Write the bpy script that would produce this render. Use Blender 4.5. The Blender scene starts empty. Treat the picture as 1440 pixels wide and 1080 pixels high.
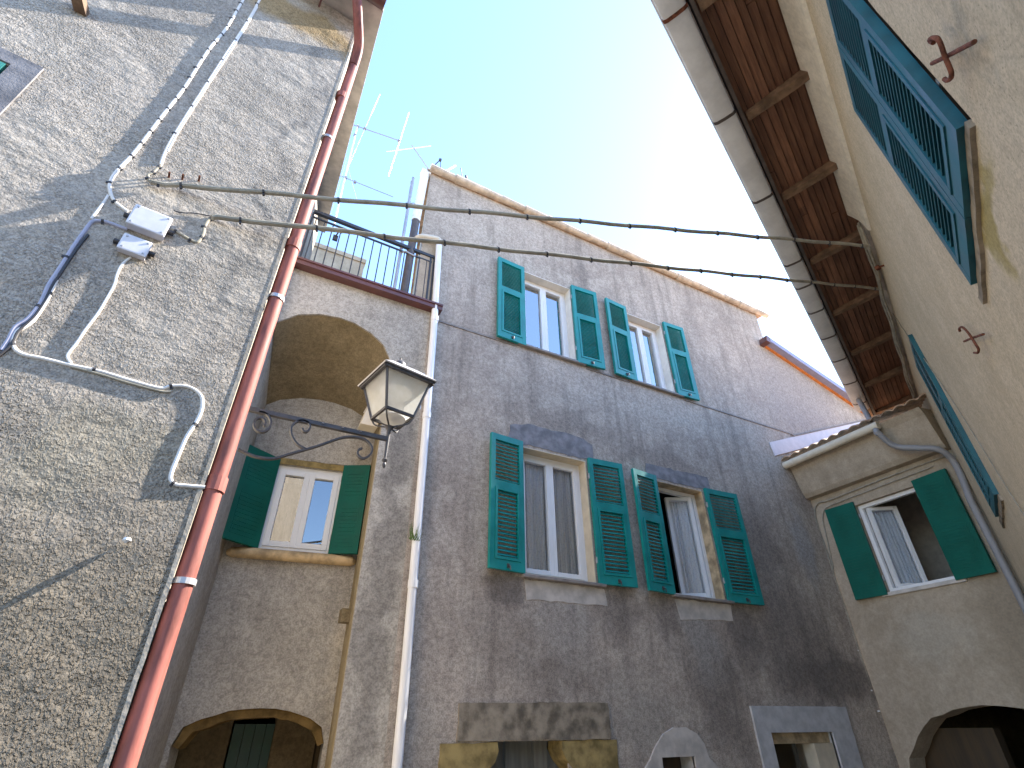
import bpy, bmesh, math, random
from mathutils import Vector, Matrix, noise as mnoise
random.seed(7)
C = bpy.context.scene.collection
R = math.radians
CZ = 2.1                       # eye height above the little square

# ------------------------------------------------------------------ camera model (used to measure the place)
FPX, PITCH, ROLL, YAW, AZ = 736.93, R(33.38), R(-.414), R(28.18), R(66.64)
Fw = Vector((math.sin(YAW)*math.cos(PITCH), math.cos(YAW)*math.cos(PITCH), math.sin(PITCH)))
R0 = Vector((math.cos(YAW), -math.sin(YAW), 0)); U0 = R0.cross(Fw)
Rt = math.cos(ROLL)*R0 + math.sin(ROLL)*U0
Up = -math.sin(ROLL)*R0 + math.cos(ROLL)*U0
CAM = Vector((0, 0, CZ))
def ray(x, y): return Fw + Rt*((x-720)/FPX) - Up*((y-540)/FPX)
def hit(x, y, p0, n):
    r = ray(x, y); return CAM + r*((Vector(p0)-CAM).dot(n)/r.dot(n))
def onY(x, y, Y): return hit(x, y, (0, Y, 0), Vector((0, 1, 0)))
def onX(x, y, X): return hit(x, y, (X, 0, 0), Vector((1, 0, 0)))

# three walls' frames
NR = Vector((-math.cos(AZ), math.sin(AZ), 0)); DR = Vector((math.sin(AZ), math.cos(AZ), 0)); RW = .65
def rp(s, q, z): return DR*s + NR*q + Vector((0, 0, z))     # along the right wall, out from it (wall at q=-RW), height
def onR(x, y, off=0.): return hit(x, y, NR*(-RW+off), NR)
LA = R(6.5)
NL = Vector((math.sin(LA), -math.cos(LA), 0)); DL = Vector((math.cos(LA), math.sin(LA), 0)); LC = Vector((-.182, 2.6, 0))
def lp(u, off, z): return LC + DL*u + NL*off + Vector((0, 0, z))
def onL(x, y, off=0.): return hit(x, y, LC + NL*off, NL)

# ------------------------------------------------------------------ object helpers
WM = {}
def put(o, M, parent=None):
    C.objects.link(o); WM[o] = M
    if parent is not None:
        o.parent = parent; o.matrix_basis = WM[parent].inverted() @ M
    else: o.matrix_basis = M
    return o
def tag(o, label, cat, group=None, kind=None):
    if label: o['label'] = label
    if cat: o['category'] = cat
    if group: o['group'] = group
    if kind: o['kind'] = kind
    return o
def thing(name, label, cat, loc=(0, 0, 0), rot=0, group=None):
    o = bpy.data.objects.new(name, None); o.empty_display_size = .2
    put(o, Matrix.Translation(loc) @ Matrix.Rotation(rot, 4, 'Z'))
    return tag(o, label, cat, group)
I4 = Matrix.Identity(4)

class MB:
    def __init__(s): s.v = []; s.f = []; s.m = []; s.mi = 0
    def add(s, vs, fs):
        b = len(s.v); s.v += [Vector(p) for p in vs]
        for f in fs: s.f.append([b+i for i in f]); s.m.append(s.mi)
        return s
    def box(s, x0, x1, y0, y1, z0, z1, M=None):
        vs = [Vector(p) for p in ((x0,y0,z0),(x1,y0,z0),(x1,y1,z0),(x0,y1,z0),(x0,y0,z1),(x1,y0,z1),(x1,y1,z1),(x0,y1,z1))]
        if M is not None: vs = [M @ p for p in vs]
        return s.add(vs, [(3,2,1,0),(4,5,6,7),(0,1,5,4),(1,2,6,5),(2,3,7,6),(3,0,4,7)])
    def beam(s, a, b, w, h, up=(0, 0, 1)):
        a = Vector(a); b = Vector(b); d = (b-a).normalized(); sd = d.cross(Vector(up)).normalized(); u = sd.cross(d)
        q = [(-w/2,-h/2),(w/2,-h/2),(w/2,h/2),(-w/2,h/2)]
        vs = [a+sd*i+u*j for i, j in q] + [b+sd*i+u*j for i, j in q]
        return s.add(vs, [(0,1,2,3),(7,6,5,4),(0,4,5,1),(1,5,6,2),(2,6,7,3),(3,7,4,0)])
    def tube(s, pts, r, n=10, caps=True, flat=None):
        pts = [Vector(p) for p in pts]; N = len(pts); rs = r if isinstance(r, (list, tuple)) else [r]*N
        t0 = (pts[1]-pts[0]).normalized(); u = t0.orthogonal().normalized() if flat is None else (Vector(flat)-t0*t0.dot(Vector(flat))).normalized()
        vs = []
        for i in range(N):
            t = (pts[min(i+1, N-1)]-pts[max(i-1, 0)]).normalized()
            u = (u - t*u.dot(t)).normalized(); w = t.cross(u)
            for k in range(n):
                a = 2*math.pi*k/n; vs.append(pts[i]+(u*math.cos(a)+w*math.sin(a))*rs[i])
        fs = [(i*n+k, i*n+(k+1) % n, (i+1)*n+(k+1) % n, (i+1)*n+k) for i in range(N-1) for k in range(n)]
        if caps: fs += [tuple(range(n-1, -1, -1)), tuple(range((N-1)*n, N*n))]
        return s.add(vs, fs)
    def strip(s, pts, w, th, side):       # flat bar bent along pts; side = width direction
        pts = [Vector(p) for p in pts]; N = len(pts); sd = Vector(side).normalized(); vs = []
        for i in range(N):
            t = (pts[min(i+1, N-1)]-pts[max(i-1, 0)]).normalized(); nn = t.cross(sd).normalized()
            vs += [pts[i]+sd*w/2+nn*th/2, pts[i]-sd*w/2+nn*th/2, pts[i]-sd*w/2-nn*th/2, pts[i]+sd*w/2-nn*th/2]
        fs = [(i*4+k, i*4+(k+1) % 4, (i+1)*4+(k+1) % 4, (i+1)*4+k) for i in range(N-1) for k in range(4)] + [(3,2,1,0), tuple(range((N-1)*4, N*4))]
        return s.add(vs, fs)
    def lathe(s, prof, c=(0, 0, 0), n=20):
        c = Vector(c); vs = []
        for r, z in prof:
            for k in range(n): a = 2*math.pi*k/n; vs.append(c+Vector((r*math.cos(a), r*math.sin(a), z)))
        fs = [(i*n+k, i*n+(k+1) % n, (i+1)*n+(k+1) % n, (i+1)*n+k) for i in range(len(prof)-1) for k in range(n)]
        return s.add(vs, fs)
    def prism(s, poly, o, u, v, n, d):     # polygon (a,b) in frame o,u,v extruded along -n by d
        o, u, v, n = Vector(o), Vector(u), Vector(v), Vector(n); N = len(poly)
        f = [o+u*a+v*b for a, b in poly]; vs = f+[p-n*d for p in f]
        return s.add(vs, [tuple(range(N)), tuple(range(2*N-1, N-1, -1))]+[(i, i+N, (i+1) % N+N, (i+1) % N) for i in range(N)])
    def mesh(s, name, mats, smooth=False, bevel=0):
        me = bpy.data.meshes.new(name); me.from_pydata([tuple(p) for p in s.v], [], s.f)
        for m in (mats if isinstance(mats, (list, tuple)) else [mats]): me.materials.append(m)
        for p, i in zip(me.polygons, s.m): p.material_index = i
        bm = bmesh.new(); bm.from_mesh(me); bmesh.ops.recalc_face_normals(bm, faces=bm.faces[:])
        if bevel: bmesh.ops.bevel(bm, geom=[e for e in bm.edges if len(e.link_faces) == 2 and e.calc_face_angle(0) > .6], offset=bevel, segments=2, affect='EDGES', profile=.6)
        bm.to_mesh(me); bm.free()
        if smooth:
            for p in me.polygons: p.use_smooth = True
            try: me.set_sharp_from_angle(angle=R(38))
            except Exception: pass
        return me
    def build(s, name, mats, parent=None, M=None, label=None, **k):
        o = bpy.data.objects.new(name, s.mesh(name, mats, **k)); put(o, I4 if M is None else M, parent)
        if label: o['label'] = label
        return o
def inst(name, me, M, parent=None):
    return put(bpy.data.objects.new(name, me), M, parent)

def smoothpath(pts, seg=8):
    P = [Vector(p) for p in pts]; out = []
    for i in range(len(P)-1):
        p0 = P[max(i-1, 0)]; p1 = P[i]; p2 = P[i+1]; p3 = P[min(i+2, len(P)-1)]
        for k in range(seg):
            t = k/seg
            out.append(.5*((2*p1)+(p2-p0)*t+(2*p0-5*p1+4*p2-p3)*t*t+(3*p1-p0-3*p2+p3)*t**3))
    out.append(P[-1]); return out

def wall(mb, outline, holes, o, u, v, n, depth, back=None, closed=False):
    """plaster wall face with openings; every opening gets reveals going in by depth (list: one per hole)"""
    o, u, v, n = Vector(o), Vector(u), Vector(v), Vector(n)
    bm = bmesh.new(); es = []
    def loop(pl):
        vs = [bm.verts.new((a, b, 0)) for a, b in pl]
        for i in range(len(vs)): es.append(bm.edges.new((vs[i], vs[(i+1) % len(vs)])))
    loop(outline)
    for h in holes: loop(h)
    bmesh.ops.triangle_fill(bm, use_beauty=True, use_dissolve=False, edges=es, normal=(0, 0, 1))
    bm.verts.index_update()
    mb.add([o+u*p.co.x+v*p.co.y for p in bm.verts], [[q.index for q in f.verts] for f in bm.faces]); bm.free()
    for i, h in enumerate(holes):
        d = depth[i] if isinstance(depth, (list, tuple)) else depth
        f = [o+u*a+v*b for a, b in h]; N = len(f)
        mb.add(f+[p-n*d for p in f], [(k, (k+1) % N, (k+1) % N+N, k+N) for k in range(N)])
    if back:
        f = [o+u*a+v*b for a, b in outline]; N = len(f)
        mb.add(f+[p-n*back for p in f], [(k, (k+1) % N, (k+1) % N+N, k+N) for k in range(N)] + ([tuple(range(N, 2*N))] if closed else []))
    return mb
def rect(x0, x1, z0, z1): return [(x0, z0), (x1, z0), (x1, z1), (x0, z1)]
def rough(pl, step, amp, seed=0):     # ragged outline
    out = []; N = len(pl)
    for i in range(N):
        a = Vector(pl[i]); b = Vector(pl[(i+1) % N]); k = max(1, int((b-a).length/step))
        for j in range(k):
            p = a.lerp(b, j/k); q = mnoise.noise_vector(Vector((p.x*9+seed, p.y*9, seed)))
            out.append((p.x+q.x*amp, p.y+q.y*amp))
    return out

# ------------------------------------------------------------------ materials
class NT:
    def __init__(s, name):
        s.m = bpy.data.materials.new(name); s.m.use_nodes = True; s.t = s.m.node_tree; s.t.nodes.clear()
        s.out = s.n('ShaderNodeOutputMaterial'); s.b = s.n('ShaderNodeBsdfPrincipled'); s.l(s.b.outputs[0], s.out.inputs[0])
        s.tc = s.n('ShaderNodeTexCoord'); s.P = s.tc.outputs['Object']
    def n(s, t, **k):
        o = s.t.nodes.new(t)
        for a, b in k.items(): setattr(o, a, b)
        return o
    def l(s, a, b): s.t.links.new(a, b)
    def sock(s, i, v):
        if hasattr(v, 'is_output'): s.l(v, i)
        else: i.default_value = v
    def math(s, op, a, b=0., c=None, clamp=False):
        o = s.n('ShaderNodeMath', operation=op, use_clamp=clamp); s.sock(o.inputs[0], a); s.sock(o.inputs[1], b)
        if c is not None: s.sock(o.inputs[2], c)
        return o.outputs[0]
    def noise(s, scale, detail=4, rough=.55, vec=None, mul=None):
        o = s.n('ShaderNodeTexNoise'); o.inputs['Scale'].default_value = scale; o.inputs['Detail'].default_value = detail; o.inputs['Roughness'].default_value = rough
        p = vec or s.P
        if mul:
            m = s.n('ShaderNodeVectorMath', operation='MULTIPLY'); s.l(p, m.inputs[0]); m.inputs[1].default_value = mul; p = m.outputs[0]
        s.l(p, o.inputs['Vector']); return o.outputs['Fac']
    def voro(s, scale, mul=None, feature='F1'):
        o = s.n('ShaderNodeTexVoronoi', feature=feature); o.inputs['Scale'].default_value = scale
        p = s.P
        if mul:
            m = s.n('ShaderNodeVectorMath', operation='MULTIPLY'); s.l(p, m.inputs[0]); m.inputs[1].default_value = mul; p = m.outputs[0]
        s.l(p, o.inputs['Vector']); return o.outputs[0]
    def ramp(s, f, a, b, lo=0., hi=1.):
        o = s.n('ShaderNodeMapRange', interpolation_type='SMOOTHSTEP'); s.sock(o.inputs[0], f)
        o.inputs[1].default_value = a; o.inputs[2].default_value = b; o.inputs[3].default_value = lo; o.inputs[4].default_value = hi
        return o.outputs[0]
    def mix(s, f, a, b, op='MIX'):
        o = s.n('ShaderNodeMix', data_type='RGBA', blend_type=op); s.sock(o.inputs[0], f)
        for i, v in ((6, a), (7, b)):
            if hasattr(v, 'is_output'): s.l(v, o.inputs[i])
            else: o.inputs[i].default_value = (*v, 1)
        return o.outputs[2]
    def bump(s, h, strength, dist, nrm=None):
        o = s.n('ShaderNodeBump'); o.inputs['Strength'].default_value = strength; o.inputs['Distance'].default_value = dist
        s.l(h, o.inputs['Height'])
        if nrm is not None: s.l(nrm, o.inputs['Normal'])
        s.l(o.outputs[0], s.b.inputs['Normal']); return o.outputs[0]
    def col(s, c): s.sock(s.b.inputs['Base Color'], c if hasattr(c, 'is_output') else (*c, 1)); return s
    def set(s, rough=None, metal=None, spec=None):
        if rough is not None: s.sock(s.b.inputs['Roughness'], rough)
        if metal is not None: s.b.inputs['Metallic'].default_value = metal
        if spec is not None: s.b.inputs['Specular IOR Level'].default_value = spec
        return s
    def blob(s, c, r, soft=.6, warp=.35, scale=3.):
        """stain with a shape of its own: ellipse round c (radii r), edge broken up by noise"""
        if not hasattr(s, 'wp'):
            q = s.n('ShaderNodeTexNoise'); q.inputs['Scale'].default_value = scale; q.inputs['Detail'].default_value = 5; s.l(s.P, q.inputs['Vector'])
            a = s.n('ShaderNodeVectorMath', operation='SUBTRACT'); s.l(q.outputs['Color'], a.inputs[0]); a.inputs[1].default_value = (.5, .5, .5)
            b = s.n('ShaderNodeVectorMath', operation='MULTIPLY_ADD'); s.l(a.outputs[0], b.inputs[0]); b.inputs[1].default_value = (warp*2,)*3; s.l(s.P, b.inputs[2]); s.wp = b.outputs[0]
        a = s.n('ShaderNodeVectorMath', operation='SUBTRACT'); s.l(s.wp, a.inputs[0]); a.inputs[1].default_value = c
        b = s.n('ShaderNodeVectorMath', operation='DIVIDE'); s.l(a.outputs[0], b.inputs[0]); b.inputs[1].default_value = r
        d = s.n('ShaderNodeVectorMath', operation='LENGTH'); s.l(b.outputs[0], d.inputs[0])
        return s.ramp(d.outputs['Value'], 1-soft, 1+soft*.5, 1., 0.)

def stucco(name, c1, c2, c3, grain=70, gamt=.35, bump=.5, dist=.01, big=.7, blobs=(), streak=.25, coarse=None):
    s = NT(name)
    n1 = s.ramp(s.noise(big, 7, .6), .35, .65); n2 = s.ramp(s.noise(big*4.3, 5, .6), .42, .7)
    col = s.mix(n1, c1, c2); col = s.mix(s.math('MULTIPLY', n2, .7), col, c3)
    st = s.ramp(s.noise(1, 6, .62, mul=(6, 6, .4)), .46, .74)
    col = s.mix(s.math('MULTIPLY', st, streak), col, tuple(x*.55 for x in c2))
    for c, r, colr, amt in blobs:
        col = s.mix(s.math('MULTIPLY', s.blob(c, r), amt), col, colr)
    g = s.noise(grain, 3, .65); g2 = s.noise(grain*.33, 3, .6)
    gg = s.math('ADD', s.math('MULTIPLY', g, .6), s.math('MULTIPLY', g2, .4))
    k = s.ramp(gg, .33, .66, 1-gamt, 1+gamt*.7)
    hsv = s.n('ShaderNodeHueSaturation'); s.l(col, hsv.inputs['Color']); s.l(k, hsv.inputs['Value'])
    s.col(hsv.outputs[0]).set(rough=.92, spec=.2)
    nb = s.bump(gg, bump, dist)
    if coarse: s.bump(coarse(s), 1., coarse.dist, nb)
    return s.m

def plain(name, c, rough=.5, metal=0., spec=.5, var=.15, scale=8, bump=0., mul=None):
    s = NT(name); f = s.noise(scale, 5, .6, mul=mul)
    s.col(s.mix(s.ramp(f, .3, .7), tuple(x*(1-var) for x in c), tuple(min(1, x*(1+var)) for x in c)))
    s.set(rough=s.ramp(f, .25, .75, max(.05, rough-.1), min(1, rough+.12)), metal=metal, spec=spec)
    if bump: s.bump(s.noise(scale*9, 3, .6, mul=mul), bump, .004)
    return s.m

YF = 5.0
def fz(z): return z+CZ          # heights measured from the eye
M = {}
dk = (.16, .135, .12)
M['facade'] = stucco('grey_roughcast', (.48, .40, .33), (.365, .305, .255), (.535, .46, .385), grain=75, gamt=.4, bump=.38, dist=.012, streak=.62, big=1.1,
    blobs=[((6.9, 5, fz(.95)), (.9, .5, .75), dk, .6), ((7.6, 5, fz(.55)), (1.2, .5, .32), dk, .75), ((5.35, 5, fz(.35)), (.45, .5, .8), dk, .6),
           ((6.75, 5, fz(2.2)), (.42, .5, .85), dk, .55), ((2.55, 5, fz(.95)), (.4, .5, .6), dk, .4), ((2.6, 5, fz(1.25)), (.28, .5, .22), dk, .75),
           ((4.02, 5, fz(1.15)), (.3, .5, .45), dk, .6), ((4.7, 5, fz(1.1)), (.3, .5, .3), dk, .55), ((5.95, 5, fz(1.05)), (.3, .5, .5), dk, .7),
           ((3.2, 5, fz(.45)), (.8, .5, .22), dk, .35), ((7.7, 5, fz(2.3)), (.22, .5, .6), (.38, .36, .36), .6), ((5.2, 5, fz(.95)), (.3, .5, .5), (.36, .33, .30), .6),
           ((3.25, 5, fz(1.02)), (.42, .5, .45), (.36, .33, .3), .5), ((1.75, 5, fz(-.2)), (.3, .5, .6), (.36, .32, .27), .4), ((4.1, 5, fz(.1)), (.5, .5, .4), (.36, .325, .28), .5),
           ((3.4, 5, fz(3.35)), (.9, .5, .22), dk, .4), ((5.1, 5, fz(3.2)), (.7, .5, .2), dk, .35), ((4.0, 5, fz(6.3)), (.18, .5, .6), dk, .45), ((6.5, 5, fz(6.4)), (.2, .5, .6), dk, .3),
           ((8.9, 5, fz(5.3)), (1.3, .6, 1.1), (.36, .315, .28), .9)])
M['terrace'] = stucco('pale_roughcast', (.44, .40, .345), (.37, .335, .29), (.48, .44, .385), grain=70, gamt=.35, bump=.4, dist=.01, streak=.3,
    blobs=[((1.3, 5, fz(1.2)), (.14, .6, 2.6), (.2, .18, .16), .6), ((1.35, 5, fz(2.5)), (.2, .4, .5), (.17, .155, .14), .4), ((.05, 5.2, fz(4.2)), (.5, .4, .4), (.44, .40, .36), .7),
           ((1.25, 5.9, fz(.9)), (.2, .3, .25), (.5, .45, .38), .8)])
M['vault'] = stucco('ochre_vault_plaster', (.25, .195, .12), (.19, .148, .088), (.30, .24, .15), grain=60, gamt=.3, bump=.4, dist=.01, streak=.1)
def fz0(z): return z+2.1
def drips(s):
    sep = s.n('ShaderNodeSeparateXYZ'); s.l(s.P, sep.inputs[0])
    low = s.ramp(sep.outputs[2], fz0(2.4), fz0(-.2), 0., .45)                     # the foot of the wall was thrown rougher
    pk = s.ramp(s.noise(100, 2, .5, mul=(1, 1, .75)), .47, .70); ms = s.math('ADD', s.ramp(s.noise(1.7, 6, .65), .42, .60, .06, .8), low)
    tr = s.noise(3.2, 4, .6, mul=(1, 1, 1.6)); tr2 = s.noise(9, 3, .6, mul=(1, 1, .6))
    h = s.math('ADD', s.math('MULTIPLY', pk, ms), s.math('MULTIPLY', s.noise(150, 3, .6), .22))
    return s.math('ADD', h, s.math('ADD', s.math('MULTIPLY', tr, 5.), s.math('MULTIPLY', tr2, 1.2)))
drips.dist = .007
M['left'] = stucco('coarse_grey_roughcast', (.41, .365, .315), (.345, .305, .262), (.45, .40, .34), grain=120, gamt=.4, bump=.6, dist=.006, streak=.15, coarse=drips,
    blobs=[((-.7, 2.6, fz(-.3)), (2.2, 2.5, 1.5), (.215, .175, .125), .85), ((-.35, 2.6, fz(3.4)), (.06, 2, 2.4), (.22, .2, .18), .55), ((-.55, 2.6, fz(4.95)), (.7, 2, .22), (.30, .19, .06), .7),
           ((-1.2, 2.6, fz(.75)), (.9, 2, .3), (.27, .24, .205), .25), ((-.6, 2.6, fz(1.0)), (.3, 2, .2), (.27, .24, .17), .35)])
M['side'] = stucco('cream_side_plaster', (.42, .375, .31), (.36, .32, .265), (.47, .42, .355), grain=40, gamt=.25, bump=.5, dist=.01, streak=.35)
M['right'] = stucco('cream_plaster', (.61, .50, .35), (.55, .45, .31), (.65, .54, .39), grain=80, gamt=.2, bump=.3, dist=.004, streak=.12, big=.9,
    blobs=[(rp(2.3, -RW, fz(1.75)), (.35, .25, .10), (.36, .28, .10), .9), (rp(1.55, -RW, fz(1.85)), (.10, .1, .16), (.34, .31, .25), .6)])
def _sp(m):
    t = m.node_tree; b = [n for n in t.nodes if n.type == 'BSDF_PRINCIPLED'][0]; src = b.inputs['Base Color'].links[0].from_socket
    tc = [n for n in t.nodes if n.type == 'TEX_COORD'][0]
    v = t.nodes.new('ShaderNodeTexNoise'); v.inputs['Scale'].default_value = 95; v.inputs['Detail'].default_value = 2; t.links.new(tc.outputs['Object'], v.inputs['Vector'])
    r = t.nodes.new('ShaderNodeMapRange'); r.inputs[1].default_value = .62; r.inputs[2].default_value = .72; r.inputs[3].default_value = 0; r.inputs[4].default_value = .55; t.links.new(v.outputs[0], r.inputs[0])
    x = t.nodes.new('ShaderNodeMix'); x.data_type = 'RGBA'; t.links.new(r.outputs[0], x.inputs[0]); t.links.new(src, x.inputs[6]); x.inputs[7].default_value = (.22, .18, .12, 1); t.links.new(x.outputs[2], b.inputs['Base Color'])
_sp(M['right'])
M['cornice'] = stucco('cream_cornice_plaster', (.80, .73, .60), (.73, .66, .53), (.84, .77, .64), grain=25, gamt=.12, bump=.25, dist=.006, streak=.2)
M['annex'] = stucco('buff_smooth_render', (.43, .35, .262), (.355, .288, .21), (.48, .395, .30), grain=50, gamt=.14, bump=.3, dist=.006, big=1.1, streak=.2,
    blobs=[((8.25, 3.0, fz(.9)), (.5, .5, .9), (.25, .20, .14), .6), ((8.25, 4.0, fz(1.0)), (.5, .5, .35), (.44, .385, .31), .6)])
M['cement'] = plain('pale_cement', (.52, .47, .42), .85, spec=.2, var=.2, scale=6, bump=.3)
M['reveal'] = plain('cream_reveal_paint', (.60, .51, .38), .8, spec=.2, var=.12, scale=6, bump=.2)
M['ochre_reveal'] = plain('flaking_ochre_reveal', (.46, .35, .22), .85, spec=.2, var=.4, scale=7, bump=.5)
M['white_reveal'] = plain('white_reveal_paint', (.76, .70, .62), .75, spec=.2, var=.1, scale=6, bump=.15)
M['slate'] = plain('slate_stone', (.21, .20, .205), .7, spec=.3, var=.35, scale=7, bump=.5)
M['stone'] = plain('brown_sandstone', (.26, .215, .16), .85, spec=.2, var=.5, scale=7, bump=1.)
M['ochre_stone'] = plain('ochre_stone', (.30, .22, .09), .85, spec=.2, var=.45, scale=6, bump=.7)
M['pale_stone'] = plain('pale_grey_marble', (.47, .46, .46), .7, spec=.3, var=.15, scale=9, bump=.3)
M['sillstone'] = plain('slate_sill', (.25, .22, .20), .7, spec=.3, var=.2, scale=10, bump=.3)
M['warm_sill'] = plain('terracotta_sill', (.50, .36, .2), .8, spec=.25, var=.35, scale=8, bump=.5)
M['green'] = plain('green_shutter_paint', (.002, .22, .205), .38, spec=.5, var=.18, scale=4, bump=.08)
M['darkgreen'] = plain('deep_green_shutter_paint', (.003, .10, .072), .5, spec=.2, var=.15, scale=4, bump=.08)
M['blue'] = plain('blue_shutter_paint', (.014, .10, .125), .5, spec=.45, var=.25, scale=5, bump=.15)
M['iron'] = plain('dark_wrought_iron', (.075, .07, .072), .5, metal=.3, var=.3, scale=20, bump=.2)
M['blackiron'] = plain('black_railing_paint', (.035, .037, .045), .45, var=.2, scale=20)
M['rust'] = plain('rusted_iron', (.16, .055, .03), .85, metal=.0, spec=.3, var=.5, scale=40, bump=.6)
M['pvc'] = plain('white_frame_plastic', (.80, .79, .78), .4, spec=.5, var=.03, scale=4)
M['whitepipe'] = plain('white_pipe_paint', (.82, .81, .81), .5, spec=.4, var=.08, scale=5, mul=(4, 4, .6))
M['creampipe'] = plain('cream_pipe_paint', (.68, .60, .48), .55, spec=.4, var=.1, scale=5)
M['redpipe'] = plain('red_brown_pipe_paint', (.26, .085, .068), .62, spec=.3, var=.38, scale=7, bump=.15, mul=(2, 2, .5))
M['brownmetal'] = plain('brown_gutter_metal', (.125, .05, .045), .4, spec=.5, var=.15, scale=5)
M['greygutter'] = plain('grey_gutter_metal', (.72, .71, .70), .6, metal=.0, var=.1, scale=5, bump=.05)
M['darkpipe'] = plain('brown_flue_metal', (.09, .07, .06), .5, var=.3, scale=9)
M['zinc'] = plain('weathered_zinc', (.42, .41, .42), .4, metal=.5, var=.15, scale=8)
M['aerial'] = plain('aerial_aluminium', (.74, .73, .72), .4, metal=.3, var=.05)
M['aerialdark'] = plain('dull_aerial_boom', (.33, .30, .32), .5, metal=.3, var=.1)
M['conduit'] = plain('white_conduit', (.74, .71, .68), .5, var=.08, scale=6)
M['greyconduit'] = plain('lavender_grey_conduit', (.36, .36, .46), .5, var=.12, scale=6)
M['cable'] = plain('dusty_cable', (.31, .28, .22), .7, var=.25, scale=9, bump=.2)
M['clip'] = plain('black_cable_clip', (.03, .027, .03), .5)
M['boxwhite'] = plain('grey_white_junction_plastic', (.66, .65, .69), .5, var=.06, scale=14)
M['tile'] = plain('terracotta_roof_tile', (.40, .27, .18), .85, spec=.2, var=.4, scale=6, bump=.4)
M['paletile'] = plain('pale_verge_tile', (.56, .46, .36), .85, spec=.2, var=.25, scale=7, bump=.4)
M['capmetal'] = plain('lavender_metal_capping', (.26, .26, .38), .5, metal=.0, var=.1)
M['orangetrim'] = plain('orange_tile_edge', (.60, .21, .06), .8, spec=.2, var=.2, scale=9)
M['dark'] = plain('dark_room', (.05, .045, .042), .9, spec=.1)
M['room'] = plain('room_plaster', (.42, .38, .33), .9, spec=.1)
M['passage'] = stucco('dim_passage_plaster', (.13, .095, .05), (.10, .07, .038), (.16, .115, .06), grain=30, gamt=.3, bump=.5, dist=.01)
M['olddoor'] = plain('old_brown_door', (.06, .04, .022), .7, var=.3, scale=3, mul=(6, 6, .5))
M['plankdoor'] = plain('grey_plank_door', (.17, .165, .145), .65, var=.25, scale=3, mul=(6, 6, .5))
M['greendoor'] = plain('dark_green_door', (.02, .05, .035), .6, var=.2)
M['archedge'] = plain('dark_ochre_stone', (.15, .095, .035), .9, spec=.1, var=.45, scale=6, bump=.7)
M['greypipe'] = plain('grey_downpipe_paint', (.27, .265, .275), .5, var=.1, scale=5)
M['moss'] = plain('green_weed', (.10, .16, .03), .8, var=.3)
def curtain():
    s = NT('lace_curtain'); w = s.n('ShaderNodeTexWave'); w.inputs['Scale'].default_value = 9; w.inputs['Distortion'].default_value = 2; w.inputs['Detail'].default_value = 1
    m = s.n('ShaderNodeVectorMath', operation='MULTIPLY'); s.l(s.P, m.inputs[0]); m.inputs[1].default_value = (1, 1, .08); s.l(m.outputs[0], w.inputs['Vector'])
    lace = s.ramp(s.voro(38), .15, .5)
    s.col(s.mix(lace, (.72, .75, .86), (.84, .87, .95))).set(rough=.9, spec=.1); s.bump(w.outputs['Fac'], .6, .02); return s.m  # lace tinted bluish in place of the reflection in the panes
M['curtain'] = curtain()
def glass(name, mirror, tint=(.9, .95, .95)):
    s = NT(name); s.t.nodes.remove(s.b)
    g = s.n('ShaderNodeBsdfGlossy'); g.inputs['Roughness'].default_value = .015; g.inputs['Color'].default_value = (1, 1, 1, 1)
    t = s.n('ShaderNodeBsdfTransparent'); t.inputs['Color'].default_value = (*tint, 1)
    f = s.n('ShaderNodeFresnel'); f.inputs['IOR'].default_value = 1.6
    x = s.n('ShaderNodeMixShader'); s.l(s.math('ADD', f.outputs[0], mirror, clamp=True), x.inputs[0]); s.l(t.outputs[0], x.inputs[1]); s.l(g.outputs[0], x.inputs[2]); s.l(x.outputs[0], s.out.inputs[0])
    return s.m
M['bayglass'] = glass('bay_window_glass', .16)
M['glass'] = glass('window_glass', .03, (1, 1, 1))
M['mirrorglass'] = glass('bright_window_glass', .30)
def frosted():
    s = NT('frosted_lantern_glass'); n = s.noise(14, 4, .6)
    s.col(s.mix(s.ramp(n, .35, .7), (.80, .79, .74), (.66, .64, .56))).set(rough=.35)
    tr = s.n('ShaderNodeBsdfTranslucent'); tr.inputs['Color'].default_value = (.85, .84, .8, 1)
    tp = s.n('ShaderNodeBsdfTransparent'); x = s.n('ShaderNodeMixShader'); x.inputs[0].default_value = .5; y = s.n('ShaderNodeMixShader'); y.inputs[0].default_value = .3
    s.l(s.b.outputs[0], x.inputs[1]); s.l(tr.outputs[0], x.inputs[2]); s.l(x.outputs[0], y.inputs[1]); s.l(tp.outputs[0], y.inputs[2]); s.l(y.outputs[0], s.out.inputs[0]); return s.m
M['frosted'] = frosted()
M['lampwhite'] = plain('white_lamp_enamel', (.78, .77, .74), .4, var=.05)
def planks():
    s = NT('weathered_eaves_boards')
    info = s.n('ShaderNodeNewGeometry'); rnd = info.outputs['Random Per Island']
    ax = s.n('ShaderNodeMapping'); ax.inputs['Rotation'].default_value = (0, 0, AZ-math.pi/2); s.l(s.P, ax.inputs[0])
    g = s.noise(1, 6, .65, vec=ax.outputs[0], mul=(3, 40, 40)); b = s.noise(2.2, 4, .6)
    col = s.mix(s.ramp(g, .3, .7), (.13, .06, .036), (.24, .118, .068)); col = s.mix(s.math('MULTIPLY', s.ramp(b, .4, .7), .55), col, (.12, .055, .035))
    k = s.ramp(rnd, 0, 1, .78, 1.2); h = s.n('ShaderNodeHueSaturation'); s.l(col, h.inputs['Color']); s.l(k, h.inputs['Value'])
    s.col(h.outputs[0]).set(rough=.7, spec=.3); s.bump(g, .5, .006); return s.m
M['plank'] = planks()
M['rafter'] = plain('pale_brown_rafter', (.20, .125, .078), .75, spec=.25, var=.4, scale=8, bump=.5)
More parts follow.
